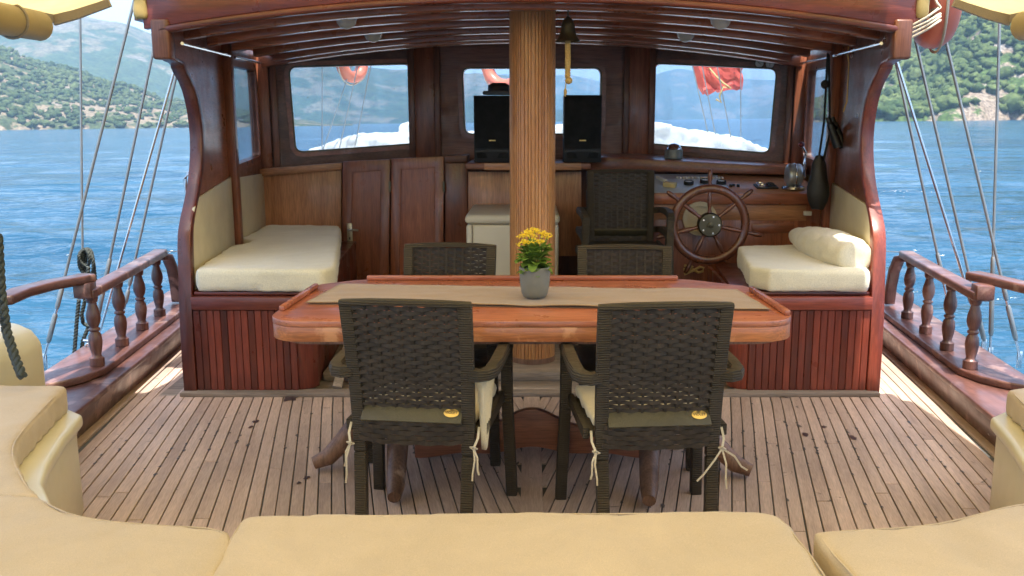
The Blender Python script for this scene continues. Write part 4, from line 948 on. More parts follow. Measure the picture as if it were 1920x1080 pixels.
# seat pads with ties on the near chairs
for (x, y, yaw, lb, side) in ((-.372, 3.165, -7, 'cream seat pad on the near left armchair, its corner drooping at the right side', 1), (.400, 3.12, 5, 'cream seat pad tied on the near right armchair', -1)):
    Mx = Matrix.Translation((x, y, 0)) @ Matrix.Rotation(R(yaw), 4, 'Z')
    mb = MB().plan([(-.215, -.19), (.215, -.19), (.222, .2), (-.222, .2)], .432, .468); mb.v = [Mx @ p for p in mb.v]
    o = soft(mb, 'seat_pad', M['pad'], voxel=.012, smooth=6, lump=.01, wrinkle=.004); tag(o, lb, 'seat pad', 'seat pads on the near armchairs')
    def W(p): return Mx @ Vector(p)
    if side > 0:
        mb = MB(); n = 8; V_ = []   # loose flap gathered down the side
        for j in range(8):
            tz = j / 7; wdt = lerp(.13, .012, tz)
            for i in range(n + 1):
                q = i / n - .5; V_.append(W((.232 + .012 * math.cos(i * 3.1) * (1 - tz * .4) + .01 * tz, -.115 + q * wdt * 2 - .10 * tz, .585 - .23 * tz)))
        fs = [(j * (n + 1) + i, j * (n + 1) + i + 1, (j + 1) * (n + 1) + i + 1, (j + 1) * (n + 1) + i) for j in range(7) for i in range(n)]
        f_ = mb.add(V_, fs).build('flap', M['pad'], o); s_ = f_.modifiers.new('t', 'SOLIDIFY'); s_.thickness = .003
    for sx in (-1, 1):
        p0 = W((sx * .222, -.215, .43)); p1 = W((sx * .212, -.264, .372))
        ends = [(sx * .21, -.285, .265), (sx * .232, -.280, .285)] if (side > 0) == (sx > 0) or side < 0 and sx < 0 else [(sx * .228, -.28, .235), (sx * .234, -.27, .29)]
        if side < 0 and sx > 0: ends = [(.12, -.30, .275), (.225, -.29, .24), (.30, -.27, .295)]
        mb = MB().beam([p0, lerp(p0, p1, .5) + Vector((sx * .006, -.004, 0)), p1], .008, .002, (0, 1, 0))
        for e_ in ends:
            e2 = W(e_); mb.beam([p1, lerp(p1, e2, .4) + Vector((sx * .006, -.006, .006)), lerp(p1, e2, .75) + Vector((0, -.004, -.004)), e2], .006, .002, (0, 1, 0))
        mb.tube([p1 + Vector((-.012, 0, .004)), p1 + Vector((0, -.010, .008)), p1 + Vector((.012, 0, -.002)), p1 + Vector((0, .004, -.008)), p1 + Vector((-.012, 0, .004))], .003, 6)
        mb.build('tie', M['rope'], o, flat=True)

# ================================================================= HELM
con = thing('console', 'mahogany steering console with grey-blue instrument panel', 'console', (1.5, 6.3, 0))
c0, c1 = atY(1222, 362, 6.02), atY(1516, 376, 6.02)
zt = c0.z; zt2 = zt + .055
MB().bb(c0.x, 1.93, 6.04, 6.75, 0, zt - .045).build('cabinet', M['mahZ'], con, bevel=.004)
MB().bb(c0.x - .01, 1.935, 6.005, 6.05, zt - .075, zt).build('front_edge', M['mahX'], con, bevel=.008)
def ctop(x, y): return Vector((x, y, zt + .002 + (y - 6.05) * .16))
xs_ = c0.x + .545
MB().slab([ctop(c0.x, 6.05), ctop(xs_, 6.05), ctop(xs_, 6.62), ctop(c0.x, 6.62)], [p - Vector((0, 0, .02)) for p in [ctop(c0.x, 6.05), ctop(xs_, 6.05), ctop(xs_, 6.62), ctop(c0.x, 6.62)]]).build('instrument_panel', M['panelgrey'], con, bevel=.003)
MB().slab([ctop(xs_ + .005, 6.05), ctop(1.93, 6.05), ctop(1.93, 6.62), ctop(xs_ + .005, 6.62)], [p - Vector((0, 0, .02)) for p in [ctop(xs_ + .005, 6.05), ctop(1.93, 6.05), ctop(1.93, 6.62), ctop(xs_ + .005, 6.62)]]).build('top_board', M['lightX'], con, bevel=.003)
tilt = Matrix.Rotation(math.atan(.16), 3, 'X')
def onc(u, v):
    n = Vector((0, -.16, 1)).normalized(); return onplane(u, v, ctop(1.3, 6.05), n)
for (u, v, r_) in ((1291, 346, .034), (1323, 343, .040), (1352, 345, .034)):
    p = onc(u, v); g_ = MB().lathe([(r_, 0), (r_, .022), (r_ * .9, .026), (r_ * .82, .020)], 24, p, tilt).build('gauge', M['black'], con)
    MB().lathe([(r_ * .80, .0205), (.002, .0206)], 24, p, tilt).build('dial', M['dialface'], g_)
for k in range(16):
    p = onc(1270 + k * 5.6, 334.5); MB().box(p + Vector((0, 0, .006)), (.014, .03, .01), tilt).build('switch', M['dialface'] if k % 2 else M['fridge'], con, bevel=.002)
sw = onc(1375, 350)
for k in range(3): MB().lathe([(.012, 0), (.011, .018)], 12, sw + Vector((k * .025 - .02, (k % 2) * .03 - .01, 0)), tilt).build('knob', M['black'], con)
p = onc(1436, 351); blk = MB().box(p + Vector((0, 0, .006)), (.145, .12, .010), tilt).build('gauge_plate', M['black'], con, bevel=.002)
for a_ in (-1, 1):
    for b_ in (-1, 1): MB().lathe([(.028, .012), (.028, .022), (.022, .024), (.020, .018)], 20, p + Vector((a_ * .035, b_ * .029, b_ * .005)), tilt).build('gauge', M['steel'] if a_ < 0 else M['black'], blk)
# engine control with red-knobbed lever
p = onc(1487, 354); ec = thing('engine_control', 'rounded grey metal engine control with a red-knobbed lever at the end of the console', 'throttle', p)
MB().lathe([(.080, 0), (.075, .015), (.060, .02)], 24, p).build('base', M['steel'], ec)
gm = plain('grey_cast_metal', (.42, .44, .45), .35, .6)
MB().slab([p + Vector((-.05, .075 * math.cos(a), .085 + .085 * math.sin(a) * (1 if math.sin(a) > 0 else .8))) for a in [2 * math.pi * k / 24 for k in range(24)]], [p + Vector((.05, .075 * math.cos(a), .085 + .085 * math.sin(a) * (1 if math.sin(a) > 0 else .8))) for a in [2 * math.pi * k / 24 for k in range(24)]]).build('body', gm, ec, bevel=.022, seg=4)
MB().slab([p + Vector((-.004, .078 * math.cos(a), .085 + .088 * math.sin(a))) for a in [2 * math.pi * k / 24 for k in range(24)]], [p + Vector((.004, .078 * math.cos(a), .085 + .088 * math.sin(a))) for a in [2 * math.pi * k / 24 for k in range(24)]]).build('band', M['steel'], ec, bevel=.002)
lv_ = MB().tube([p + Vector((.05, 0, .06)), p + Vector((.075, 0, .08)), p + Vector((.07, .01, .18)), p + Vector((.075, .01, .24)), p + Vector((.05, .01, .285))], .008, 8).build('lever', M['steel'], ec)
MB().lathe([(.004, -.02), (.017, -.012), (.021, 0), (.017, .012), (.004, .02)], 16, p + Vector((.045, .01, .295))).build('knob', plain('dark_red_plastic', (.12, .02, .025), .3), lv_, ang=70)
# steering wheel
wc = atY(1330, 421, 5.78); wh = thing('steering_wheel', 'spoked mahogany ship wheel in front of the console', 'ship wheel', wc)
Rw = 66 / F * 5.95
mb = MB(); n = 48; rings = []
for k in range(n):
    a = 2 * math.pi * k / n; cdir = Vector((math.cos(a), 0, math.sin(a))); rings.append([wc + cdir * (Rw + .028 * math.cos(b2)) + Vector((0, .022 * math.sin(b2), 0)) for b2 in [2 * math.pi * j / 12 for j in range(12)]])
rings.append(rings[0]); mb.loft(rings, cap=False).build('rim', M['darkX'] if 0 else M['wheel'], wh, ang=60)
for k in range(7):
    a = math.pi / 2 + k * 2 * math.pi / 7 + .02; Mr = Matrix.Rotation(-(a - math.pi / 2), 3, 'Y')
    MB().lathe([(.012, .05), (.014, .08), (.010, .10), (.014, .12), (.016, .15), (.012, Rw - .03), (.011, Rw - .02)], 12, wc, Mr).build('spoke', M['wheel'], wh, ang=60)
    MB().lathe([(.011, Rw + .02), (.013, Rw + .03), (.010, Rw + .04), (.015, Rw + .06), (.016, Rw + .085), (.012, Rw + .112), (.005, Rw + .118)], 12, wc, Mr).build('handle', M['wheel'], wh, ang=60)
My = Matrix.Rotation(R(90), 3, 'X')
MB().lathe([(.075, -.03), (.078, .0), (.078, .025), (.070, .035), (.018, .037), (.018, .050), (.006, .054)], 32, wc, My).build('hub', M['brass'], wh, ang=40)
for k in range(5):
    a = k * 1.2566; MB().lathe([(.007, .034), (.006, .042)], 8, wc + Vector((.055 * math.cos(a), 0, .055 * math.sin(a))), My).build('bolt', M['steel'], wh)
bp_ = wc + Vector((-.03, .17, .02)); o = MB().lathe([(.112, -.015), (.112, .01), (.085, .014), (.085, -.012)], 32, bp_, My).build('backing_ring', M['pad'], con)
MB().tube([wc + Vector((0, .03, 0)), wc + Vector((0, .26, 0))], .022, 12).build('shaft', M['brass'], wh)
# rope knot on the console front
kp = atY(1300, 505, 6.03); mb = MB()
mb.tube([kp + Vector(q) for q in ((-.065, -.02, .03), (-.02, -.02, .012), (.03, -.025, -.018), (.06, -.02, -.01), (.065, -.02, .012), (.04, -.02, .02), (0, -.03, 0), (-.04, -.02, -.02), (-.065, -.02, -.03))], .009, 8)
mb.tube([kp + Vector(q) for q in ((-.07, -.02, .005), (-.03, -.035, .0), (-.01, -.035, .02), (-.04, -.02, .035))], .009, 8)
o = mb.build('rope_knot', M['ropey'], ang=60); tag(o, 'small tied loop of pale rope hanging on the console below the wheel', 'rope')
# small boxes and compass lamp on the console
p = onc(1256, 351); o = MB().box(p + Vector((0, 0, .018)), (.085, .05, .03), tilt @ Matrix.Rotation(-.5, 3, 'Z')).build('small_box', plain('yellow_card', (.55, .45, .22), .6), bevel=.002); tag(o, 'small yellowish cardboard box lying on the left of the instrument panel', 'box')
p = onc(1240, 341); o = MB().box(p + Vector((0, 0, .02)), (.03, .13, .02), tilt @ Matrix.Rotation(.3, 3, 'Z')).build('remote_control', M['fridge'], bevel=.004); tag(o, 'slim ivory handset lying at the left end of the instrument panel', 'handset')
p = atY(1263, 299, 6.80); t = thing('compass', 'silver domed compass standing on the window ledge above the console', 'compass', p)
MB().lathe([(.062, 0), (.070, .01), (.066, .07), (.060, .075)], 24, p).build('housing', plain('grey_green_metal', (.20, .20, .17), .5, .3), t); MB().lathe([(.058, .075), (.054, .09), (.040, .108), (.02, .118), (.003, .12)], 24, p).build('dome', M['steel'], t, ang=70)
# cabinet detail at right of the wheel
pxboard('drawer', 'mahX', [(1410, 420), (1490, 418), (1490, 436), (1410, 438)], 6.03, .008, parent=con)
pxboard('cabinet_panel', 'lightX', [(1225, 380), (1512, 385), (1512, 414), (1225, 412)], 6.034, .006, parent=con)
p = atY(1514, 400, 5.95); o = MB().box(p, (.05, .03, .028)).build('switch_box', M['fridge'], bevel=.004); tag(o, 'small ivory switch on the cabinet behind the right bench', 'switch')

# speakers
for (u0, u1, vt, vb, lb) in ((889, 957, 179, 298, 'black loudspeaker left of the mast with a cap on top'), (1057, 1129, 178, 293, 'black loudspeaker right of the mast on the dark shelf')):
    y_ = 6.62; a = atY(u0, vb, y_); b_ = atY(u1, vt, y_); zb_ = A_.z + .002
    t = thing('loudspeaker', lb, 'speaker', ((a.x + b_.x) / 2, y_ + .1, zb_), group='loudspeakers on the shelf')
    MB().bb(a.x, b_.x, y_ + .012, y_ + .25, zb_, b_.z).build('cabinet', M['black'], t, bevel=.004)
    MB().bb(a.x + .004, b_.x - .004, y_, y_ + .011, zb_ + .10, b_.z - .004).build('grille', M['mesh'], t, bevel=.006)
    w_ = b_.x - a.x; cx_ = (a.x + b_.x) / 2
    for s_ in (-1, 1): MB().slab([Vector((cx_ + s_ * q, y_ + .008, zb_ + z)) for q, z in ((.035, .03), (.11, .03), (.115, .08), (.05, .065))], [Vector((cx_ + s_ * q, y_ + .0115, zb_ + z)) for q, z in ((.035, .03), (.11, .03), (.115, .08), (.05, .065))]).build('port', M['mesh'], t)
    MB().sweep([Vector((cx_ - w_ / 2 + .01, y_ + .006, zb_ + .075)), Vector((cx_ - .04, y_ + .006, zb_ + .085)), Vector((cx_ + .04, y_ + .006, zb_ + .085)), Vector((cx_ + w_ / 2 - .01, y_ + .006, zb_ + .075))], [(-.01, -.006), (.01, -.006), (.01, .006), (-.01, .006)], (0, 0, 1)).build('trim', M['black'], t)
    MB().bb(cx_ - .024, cx_ + .024, y_ - .003, y_ - .0005, zb_ + .152, zb_ + .162).build('badge', M['gold'], t, bevel=.001)
p = atY(935, 178, 6.70); t = thing('cap', 'dark peaked cap lying on top of the left loudspeaker', 'cap', p)
MB().lathe([(.072, .0), (.080, .03), (.078, .06), (.05, .078), (.01, .08)], 20, p + Vector((0, .03, .008))).build('crown', M['blackm'], t, ang=60)
MB().plan([(p.x + .115 * math.cos(a) * 1.0, p.y - .01 + .09 * math.sin(a)) for a in [2 * math.pi * k / 20 for k in range(20)]], p.z, p.z + .028).build('brim', plain('grey_felt', (.10, .105, .11), .8), t, bevel=.01)

# cold box behind the mast
t = thing('cold_box', 'ivory chest fridge standing behind the mast', 'fridge', (-.05, 6.2, 0))
MB().bb(-.425, .175, 5.84, 6.62, .02, .79).build('body', M['fridge'], t, bevel=.02, seg=3)
MB().bb(-.432, .182, 5.83, 6.62, .795, .855).build('lid', M['fridge'], t, bevel=.025, seg=3)
MB().bb(-.388, -.383, 5.832, 5.838, .05, .79).build('seam', M['rubber'], t)

# ship's bell
bp_ = atY(1065, 48, 5.0); t = thing('bell', 'old brass bell with braided rope hanging from the roof beside the mast', 'bell', bp_)
MB().lathe([(.010, .045), (.016, .038), (.028, .028), (.036, .0), (.040, -.03), (.048, -.055), (.066, -.080), (.062, -.084), (.044, -.055), (.005, -.04)], 24, bp_).build('bell_body', M['brass'], t, ang=40)
MB().tube([bp_ + Vector((0, 0, .03)), bp_ + Vector((0, 0, .10))], .005, 6).build('hanger', M['brass'], t)
mb = MB(); z0_, z1_ = bp_.z - .07, bp_.z - .27
for k in range(3):
    mb.tube([bp_ + Vector((.009 * math.cos(a * 5 + k * 2.09), .009 * math.sin(a * 5 + k * 2.09), -.07 - a * .032)) for a in [j * .22 for j in range(29)]], .0085, 6)
mb.lathe([(.004, .015), (.014, .008), (.016, 0), (.014, -.012), (.004, -.018)], 14, bp_ + Vector((.0, 0, -.095))); mb.lathe([(.004, .02), (.017, .01), (.021, 0), (.017, -.012), (.004, -.02)], 14, bp_ + Vector((.006, 0, -.285)))
mb.tube([bp_ + Vector((-.008, 0, -.29)), bp_ + Vector((-.012, 0, -.33))], .003, 5); mb.lathe([(.002, .02), (.008, .01), (.009, -.01), (.002, -.025)], 10, bp_ + Vector((-.012, 0, -.345)))
mb.build('bell_rope', M['ropey'], t, ang=60)

# twin dials over the right window
for k, (u, v, lb) in enumerate(((1424, 119, 'left of the two small round dials above the right window'), (1443.5, 120.5, 'right of the two small round dials above the right window'))):
    p = onplane(u, v, FC, nr_); Mq = nr_.to_track_quat('Z', 'Y').to_matrix(); t = thing('dial', lb, 'dial', p, group='dials above the right window')
    MB().lathe([(.036, 0), (.036, .022), (.031, .026), (.030, .018)], 24, p, Mq).build('case', M['brass'], t); MB().lathe([(.030, .0185), (.001, .0190)], 24, p, Mq).build('face', M['dialface'], t)
    MB().box(p + nr_ * .021, (.028, .002, .003), Matrix.Rotation(.6 + k, 3, 'Y')).build('needle', M['black'], t)

# bag, binoculars, camera strap on the right upright
xw_ = SW(5.85) - .13
p = atY(1551, 95, 5.80)
t = thing('shoulder_bag', 'black leather bag hanging by its strap from the right upright', 'bag', atY(1537, 340, 5.72))
top_, bot_ = atY(1536, 292, 5.72), atY(1533, 392, 5.72); mb = MB(); rings = []
for k, (wd_, dd) in enumerate(((.018, .02), (.040, .035), (.046, .045), (.054, .055), (.066, .06), (.068, .06), (.058, .05), (.034, .03))):
    c_ = lerp(top_, bot_, k / 7); rings.append([c_ + Vector((wd_ * math.cos(a) + .004 * math.cos(3 * a), dd * math.sin(a), .004 * math.sin(2 * a))) for a in [2 * math.pi * j / 16 for j in range(16)]])
mb.loft(rings).build('pouch', M['blackm'], t, ang=60)
MB().beam([top_ + Vector((-.0, 0, 0)), atY(1545, 230, 5.76), atY(1552, 100, 5.80)], .014, .004, (0, 1, 0)).build('strap', M['blackm'], t)
MB().beam([top_ + Vector((.03, .01, -.03)), atY(1556, 250, 5.77), atY(1554, 102, 5.80)], .014, .004, (0, 1, 0)).build('strap', M['blackm'], t)
t = thing('binoculars', 'black binoculars hanging on the right upright', 'binoculars', atY(1567, 245, 5.70))
for s_ in (-1, 1):
    a, b_ = atY(1556 + s_ * 4, 220, 5.68 + s_ * .03), atY(1577 + s_ * 5, 276, 5.66 + s_ * .03)
    MB().tube([a, lerp(a, b_, .18), lerp(a, b_, .22), lerp(a, b_, .6), lerp(a, b_, .65), b_], [.015, .016, .022, .024, .028, .030], 14).build('barrel', M['black'], t)
MB().tube([atY(1562, 236, 5.65), atY(1572, 244, 5.72)], .012, 8).build('hinge', M['black'], t)
o = MB().slab([atY(1547.5, 158, 5.78) + Vector((.026 * math.cos(a), 0, .028 * math.sin(a))) for a in [2 * math.pi * k / 20 for k in range(20)]], [atY(1547.5, 158, 5.78) + Vector((.026 * math.cos(a), .015, .028 * math.sin(a))) for a in [2 * math.pi * k / 20 for k in range(20)]]).build('lens_cap', M['blackm'], bevel=.003); tag(o, 'small round black disc hanging beside the strap in the right side window', 'lens cap')
o = MB().tube([atY(1592, 84, 5.45), atY(1589, 100, 5.45), atY(1592, 118, 5.45), atY(1590, 150, 5.45), atY(1588, 190, 5.45), atY(1581, 210, 5.45)], .0045, 6).build('hanging_cord', M['ropey'], ang=60); tag(o, 'thin pale cord hanging from the roof by the right upright', 'cord')

# outside handrail loop beside the left wall
o = MB().tube([atY(362, 320, 6.35), atY(352, 325, 6.3), atY(347, 335, 6.3), atY(348, 352, 6.3), atY(354, 392, 6.3), atY(360, 430, 6.3)], .012, 10).build('grab_loop', M['steel'], ang=60); tag(o, 'bent polished steel handrail outside the left deckhouse wall', 'handrail')

# ================================================================= FOREDECK seen through the windows
o = MB().plan([(-2.1, 7.6), (2.1, 7.6), (2.0, 10), (1.3, 13), (0, 15), (-1.3, 13), (-2.0, 10)], .6, .95).build('foredeck', M['white'], bevel=.02); tag(o, 'white raised foredeck in front of the deckhouse', kind='structure')
def pxslab(quad, y0, y1, zlow):
    P = [atY(u, v, y0) for u, v in quad]; Lo = [Vector((p.x, p.y, zlow)) for p in P]
    mb = MB(); n = len(P); A = P + Lo[::-1]; return mb.slab(A, [p + Vector((0, y1 - y0, 0)) for p in A])
o = soft(pxslab([(575, 283), (620, 268), (650, 256), (720, 254), (800, 249), (890, 250), (960, 262), (1040, 262)], 9.0, 10.4, .9), 'sunbed_cover', M['whitecover'], voxel=.025, smooth=4, lump=.07, wrinkle=.05); tag(o, 'white cloth-covered sunbed seen through the left window', 'sunbed')
o = soft(pxslab([(744, 258), (746, 236), (756, 229), (790, 228), (835, 230), (845, 250)], 9.5, 10.1, 1.25), 'rolled_cover', M['whitecover'], voxel=.025, smooth=8, lump=.03, wrinkle=.02); tag(o, 'rolled white bundle on top of the left sunbed', 'bundle')
o = soft(pxslab([(1030, 240), (1120, 228), (1225, 231), (1290, 244), (1345, 252), (1400, 262), (1440, 281), (1470, 290)], 8.9, 10.4, .9), 'sunbed_cover', M['whitecover'], voxel=.025, smooth=4, lump=.07, wrinkle=.05); tag(o, 'white cloth-covered sunbed seen through the right window', 'sunbed')
# lifebuoys
def buoy(center, nrm, R1, r1, label, grp):
    q_ = nrm.to_track_quat('Z', 'Y').to_matrix(); t = thing('lifebuoy', label, 'lifebuoy', center, group=grp); rings = []; n = 40
    for k in range(n + 1):
        a = 2 * math.pi * k / n; d = q_ @ Vector((math.cos(a), math.sin(a), 0)); z = q_ @ Vector((0, 0, 1)); rings.append([center + d * (R1 + r1 * math.cos(b2)) + z * r1 * 1.15 * math.sin(b2) for b2 in [2 * math.pi * j / 14 for j in range(14)]])
    MB().loft(rings, cap=False).build('ring', M['orange'], t, ang=60)
    for k in range(4):
        a0 = k * math.pi / 2 + .4; pts = [center + (q_ @ Vector((math.cos(a0 + j * .17), math.sin(a0 + j * .17), 0))) * (R1 + r1 * 1.08 + .02 * math.sin(j / 9 * math.pi)) for j in range(10)]
        MB().tube(pts, .007, 6).build('grab_line', M['rope'], t, ang=60)
    return t
buoy(atY(660, 118, 9.0) + Vector((0, 0, .02)), Vector((1, -.55, .0)).normalized(), .155, .055, 'faded orange lifebuoy on the foredeck rigging seen through the left window', 'lifebuoys on the foredeck')
buoy(atY(948, 118, 9.4), Vector((-.6, -1, 0)).normalized(), .22, .062, 'faded orange lifebuoy seen through the centre window beside the mast', 'lifebuoys on the foredeck')
lb_c = atY(1738, 95, 5.0) + Vector((0, 0, .385)); lb = buoy(lb_c, Vector((1, -.22, .10)).normalized(), .30, .078, 'orange lifebuoy lashed edge-on to the rigging beside the right roof corner', 'lifebuoy')
# lashing
mb = MB(); pA = atY(1712, 50, 4.62)
for k, (v0, v1) in enumerate(((40, 14), (46, 26), (54, 31), (62, 38))):
    a, b_ = atY(1710, v0 + 8, 4.66), atY(1763, v1, 4.62); mb.tube([a, lerp(a, b_, .5) + Vector((0, -.015, -.004)), b_, b_ + Vector((.008, .16, .0))], .0065, 6)
mb.tube([atY(1763, 14, 4.56), atY(1757, 6, 4.56), atY(1752, -6, 4.58)], .0065, 6)
o = mb.build('lashing', M['rope'], ang=60); tag(o, 'pale rope lashing turned round the lifebuoy at the right roof corner', 'rope')
# red life jackets hung in the fore rigging
mb = MB(); cc_ = atY(1345, 148, 9.3); V_ = []; nx_, nz_ = 14, 9
q0, q1, q2, q3 = atY(1302, 118, 9.2), atY(1390, 116, 9.4), atY(1386, 168, 9.4), atY(1318, 172, 9.2)
for j in range(nz_ + 1):
    for i in range(nx_ + 1):
        p = lerp(lerp(q0, q1, i / nx_), lerp(q3, q2, i / nx_), j / nz_); p = p + Vector((0, .045 * noise.noise(Vector((i * .35, j * .35, 3))), .04 * noise.noise(Vector((i * .5, 7, j * .2))) * (j / nz_))); V_.append(p)
fs = [(j * (nx_ + 1) + i, j * (nx_ + 1) + i + 1, (j + 1) * (nx_ + 1) + i + 1, (j + 1) * (nx_ + 1) + i) for j in range(nz_) for i in range(nx_)]
o = mb.add(V_, fs).build('life_jacket', M['redcloth'], flat=True); s_ = o.modifiers.new('t', 'SOLIDIFY'); s_.thickness = .09; s_.offset = 0; tag(o, 'crumpled red life jacket bundle hanging outside the right window', 'life jacket')
o = MB().tube([atY(1330, 128, 9.2), atY(1342, 142, 9.15), atY(1355, 155, 9.1), atY(1371, 166, 9.1), atY(1356, 163, 9.1), atY(1349, 180, 9.1), atY(1352, 192, 9.1), atY(1343, 186, 9.1)], .010, 6).build('yellow_cord', M['ropey'], ang=60); tag(o, 'yellow cord draped over the red life jacket', 'cord')
for (u0, v0, u1, v1, y_, lb) in ((1293, 100, 1328, 252, 9.0, 'thin stay left of the red life jacket'), (1312, 100, 1342, 256, 9.1, 'second thin stay crossing the red life jacket'), (1340, 100, 1370, 256, 9.1, 'third thin stay crossing the red life jacket'), (1389, 100, 1389, 268, 9.2, 'upright thin stay right of the red life jacket'),
                              (604, 100, 604, 274, 8.8, 'upright thin stay at the left of the left window'), (645, 165, 612, 262, 8.9, 'slanting thin stay left below the far lifebuoy'), (665, 150, 640, 262, 8.9, 'slanting thin stay under the far lifebuoy'), (694, 130, 668, 262, 9.0, 'slanting thin stay right of the far lifebuoy')):
    a, b_ = atY(u0, v0, y_), atY(u1, v1, y_); d = (a - b_).normalized(); o = MB().tube([b_ - d * .3, a + d * 1.5], .006, 6).build('stay', M['wire']); tag(o, lb, 'stay', 'fore rigging stays')

# ================================================================= RIGGING
def shroud(pts_px, y_lo, label, grp, turn=None, mat='wire', r_=.0085, ends='deck', ytop=None):
    (u0, v0), (u1, v1) = pts_px; lo = atY(u0, v0, y_lo); hi = atY(u1, v1, ytop or y_lo); d = (hi - lo).normalized()
    up_ = hi + d * 4.5
    t = thing('shroud', label, 'rigging', lo, group=grp)
    if turn:
        L_ = (hi - lo).length; s0 = turn
        MB().tube([lo + d * s0, up_], r_, 8).build('wire', M[mat], t)
        MB().tube([lo + d * (s0 + .06), lo + d * (s0 + .05), lo + d * (s0 - .05), lo + d * (s0 - .07)], [.010, .0135, .0135, .010], 10).build('swage', M['wire'], t)
        MB().tube([lo + d * (s0 - .07), lo + d * (s0 - .10)], .008, 8).build('rod', M['steel'], t)
        MB().tube([lo + d * (s0 - .10), lo + d * (s0 - .115), lo + d * .12, lo + d * .10], [.010, .0145, .0145, .009], 10).build('turnbuckle', M['wire'], t)
        MB().tube([lo + d * .11, lo], .008, 8).build('toggle', M['steel'], t)
        MB().box(lo - Vector((0, 0, .02)), (.03, .012, .10)).build('chainplate', M['steel'], t, bevel=.003)
    else:
        MB().tube([lo, up_], r_, 8).build('wire', M[mat], t)
    return t
G = 'shrouds on the left side'; G2 = 'shrouds on the right side'
shroud(((83, 672), (252, 0)), 5.10, 'thick grey shroud with a long turnbuckle, outermost on the left', G, turn=.38)
shroud(((155, 520), (150, 20)), 5.35, 'thin upright stay with a dark rope coil at its foot, left side', G, r_=.007)
shroud(((178, 620), (282, 120)), 5.6, 'grey shroud ending in a fitting behind the left handrail', G, turn=.42)
shroud(((182, 640), (327, 133)), 5.7, 'bright silver shroud among the left rigging', G, mat='steel', r_=.008)
shroud(((229, 596), (331, 140)), 5.95, 'dark shroud closest to the left deckhouse wall', G, turn=.30)
shroud(((1776, 560), (1681, 123)), 5.75, 'grey shroud closest to the right deckhouse wall', G2, turn=.25)
shroud(((1845, 645), (1684, 123)), 5.45, 'bright silver shroud on the right side', G2, mat='steel', turn=.34)
shroud(((1852, 668), (1713, 60)), 5.40, 'grey shroud running down from the lifebuoy lashing, right side', G2, turn=.42)
shroud(((1912, 668), (1765, 40)), 5.15, 'thick shroud with turnbuckle farthest right', G2, turn=.42)
shroud(((1857, 660), (1875, 15)), 5.30, 'upright stay on the right under the awning edge', G2, turn=.52)
# deadeye / block and dark ropes on the left
mb = MB(); pc_ = atY(163, 492, 5.25)
def twist(path, r_, name, mat, parent=None, pitch=.05, strands=3, lay=.55):
    P = [Vector(p) for p in path]; Q = []; 
    for a, b_ in zip(P, P[1:]):
        n = max(2, int((b_ - a).length / (r_ * .7))); Q += [lerp(a, b_, k / n) for k in range(n)]
    Q.append(P[-1]); mb = MB(); s_ = 0
    for st in range(strands):
        pts = []; s_ = 0
        for i, p in enumerate(Q):
            if i: s_ += (p - Q[i - 1]).length
            t_ = (Q[min(i + 1, len(Q) - 1)] - Q[max(i - 1, 0)]).normalized(); e1 = t_.cross(Vector((.3, .9, .1))).normalized(); e2 = t_.cross(e1); a = s_ / (r_ * 5.2) * 2 * math.pi / 1 + st * 2 * math.pi / strands
            pts.append(p + e1 * r_ * lay * math.cos(a) + e2 * r_ * lay * math.sin(a))
        mb.tube(pts, r_ * .56, 6)
    return mb.build(name, M[mat], parent, ang=60)
t = thing('rope_coil', 'dark green rope coil hitched to the left upright stay', 'rope', pc_, group='dark ropes on the left rail')
for k, (w_, h_) in enumerate(((.030, .05), (.042, .07), (.035, .12), (.028, .15))):
    c_ = pc_ + Vector((.003 * k, .012 * k - .02, -.035 * k + .03)); twist([c_ + Vector((w_ * math.sin(a), .01 * math.cos(a * 2), h_ * math.cos(a))) for a in [2 * math.pi * j / 14 for j in range(15)]], .010, 'loop', 'roped', t)
o = twist([atY(148, 562, 5.0), atY(144, 600, 5.0), atY(138, 680, 5.0)], .011, 'dark_rope', 'roped'); tag(o, 'dark green rope running straight down outside the left rail to a white block', 'rope', 'dark ropes on the left rail')
o = twist([atY(166, 500, 5.05), atY(160, 560, 5.05), atY(153, 590, 5.05), atY(156, 606, 5.05), atY(166, 612, 5.05), atY(155, 640, 5.05), atY(152, 668, 5.05)], .011, 'dark_rope', 'roped'); tag(o, 'looping dark green rope behind the first left baluster', 'rope', 'dark ropes on the left rail')
p = atY(132, 690, 5.0); t = thing('rope_block', 'white pulley block on the outer edge of the left bulwark', 'pulley', p)
MB().lathe([(.01, -.02), (.035, -.015), (.042, 0), (.035, .015), (.01, .02)], 16, p + Vector((0, 0, .0)), Matrix.Rotation(R(80), 3, 'X')).build('cheek', M['white'], t, ang=60); MB().tube([p + Vector((0, 0, .03)), p + Vector((.005, 0, .07))], .012, 8).build('strop', M['roped'], t)
p = atY(165, 655, 4.95); t = thing('shackle', 'steel shackle on the left bulwark beside the first baluster', 'shackle', p)
MB().tube([p + Vector((.012 * math.cos(a) * 1.3, 0, .035 * math.sin(a))) for a in [j * .4 for j in range(16)]], .006, 8).build('bow', M['steel'], t, ang=60); MB().tube([p + Vector((-.02, 0, .05)), p + Vector((.02, 0, .05))], .009, 8).build('pin', M['steel'], t)
o = twist([atY(-4, 440, 3.35), atY(2, 545, 3.32), atY(12, 620, 3.28), atY(28, 670, 3.22), atY(42, 706, 3.16)], .017, 'thick_rope', 'roped'); tag(o, 'thick dark green rope hanging down over the left sofa end', 'rope')
# fairlead cord from the rail ends to the house
for sgn, lb in ((-1, 'left'), (1, 'right')):
    o = MB().tube([(sgn * 2.45, 5.93, .60), (sgn * 1.98, 5.6, .66)], .004, 6).build('guard_wire', M['wire']); tag(o, 'thin guard wire from the %s rail end to the deckhouse' % lb, 'wire', 'guard wires')

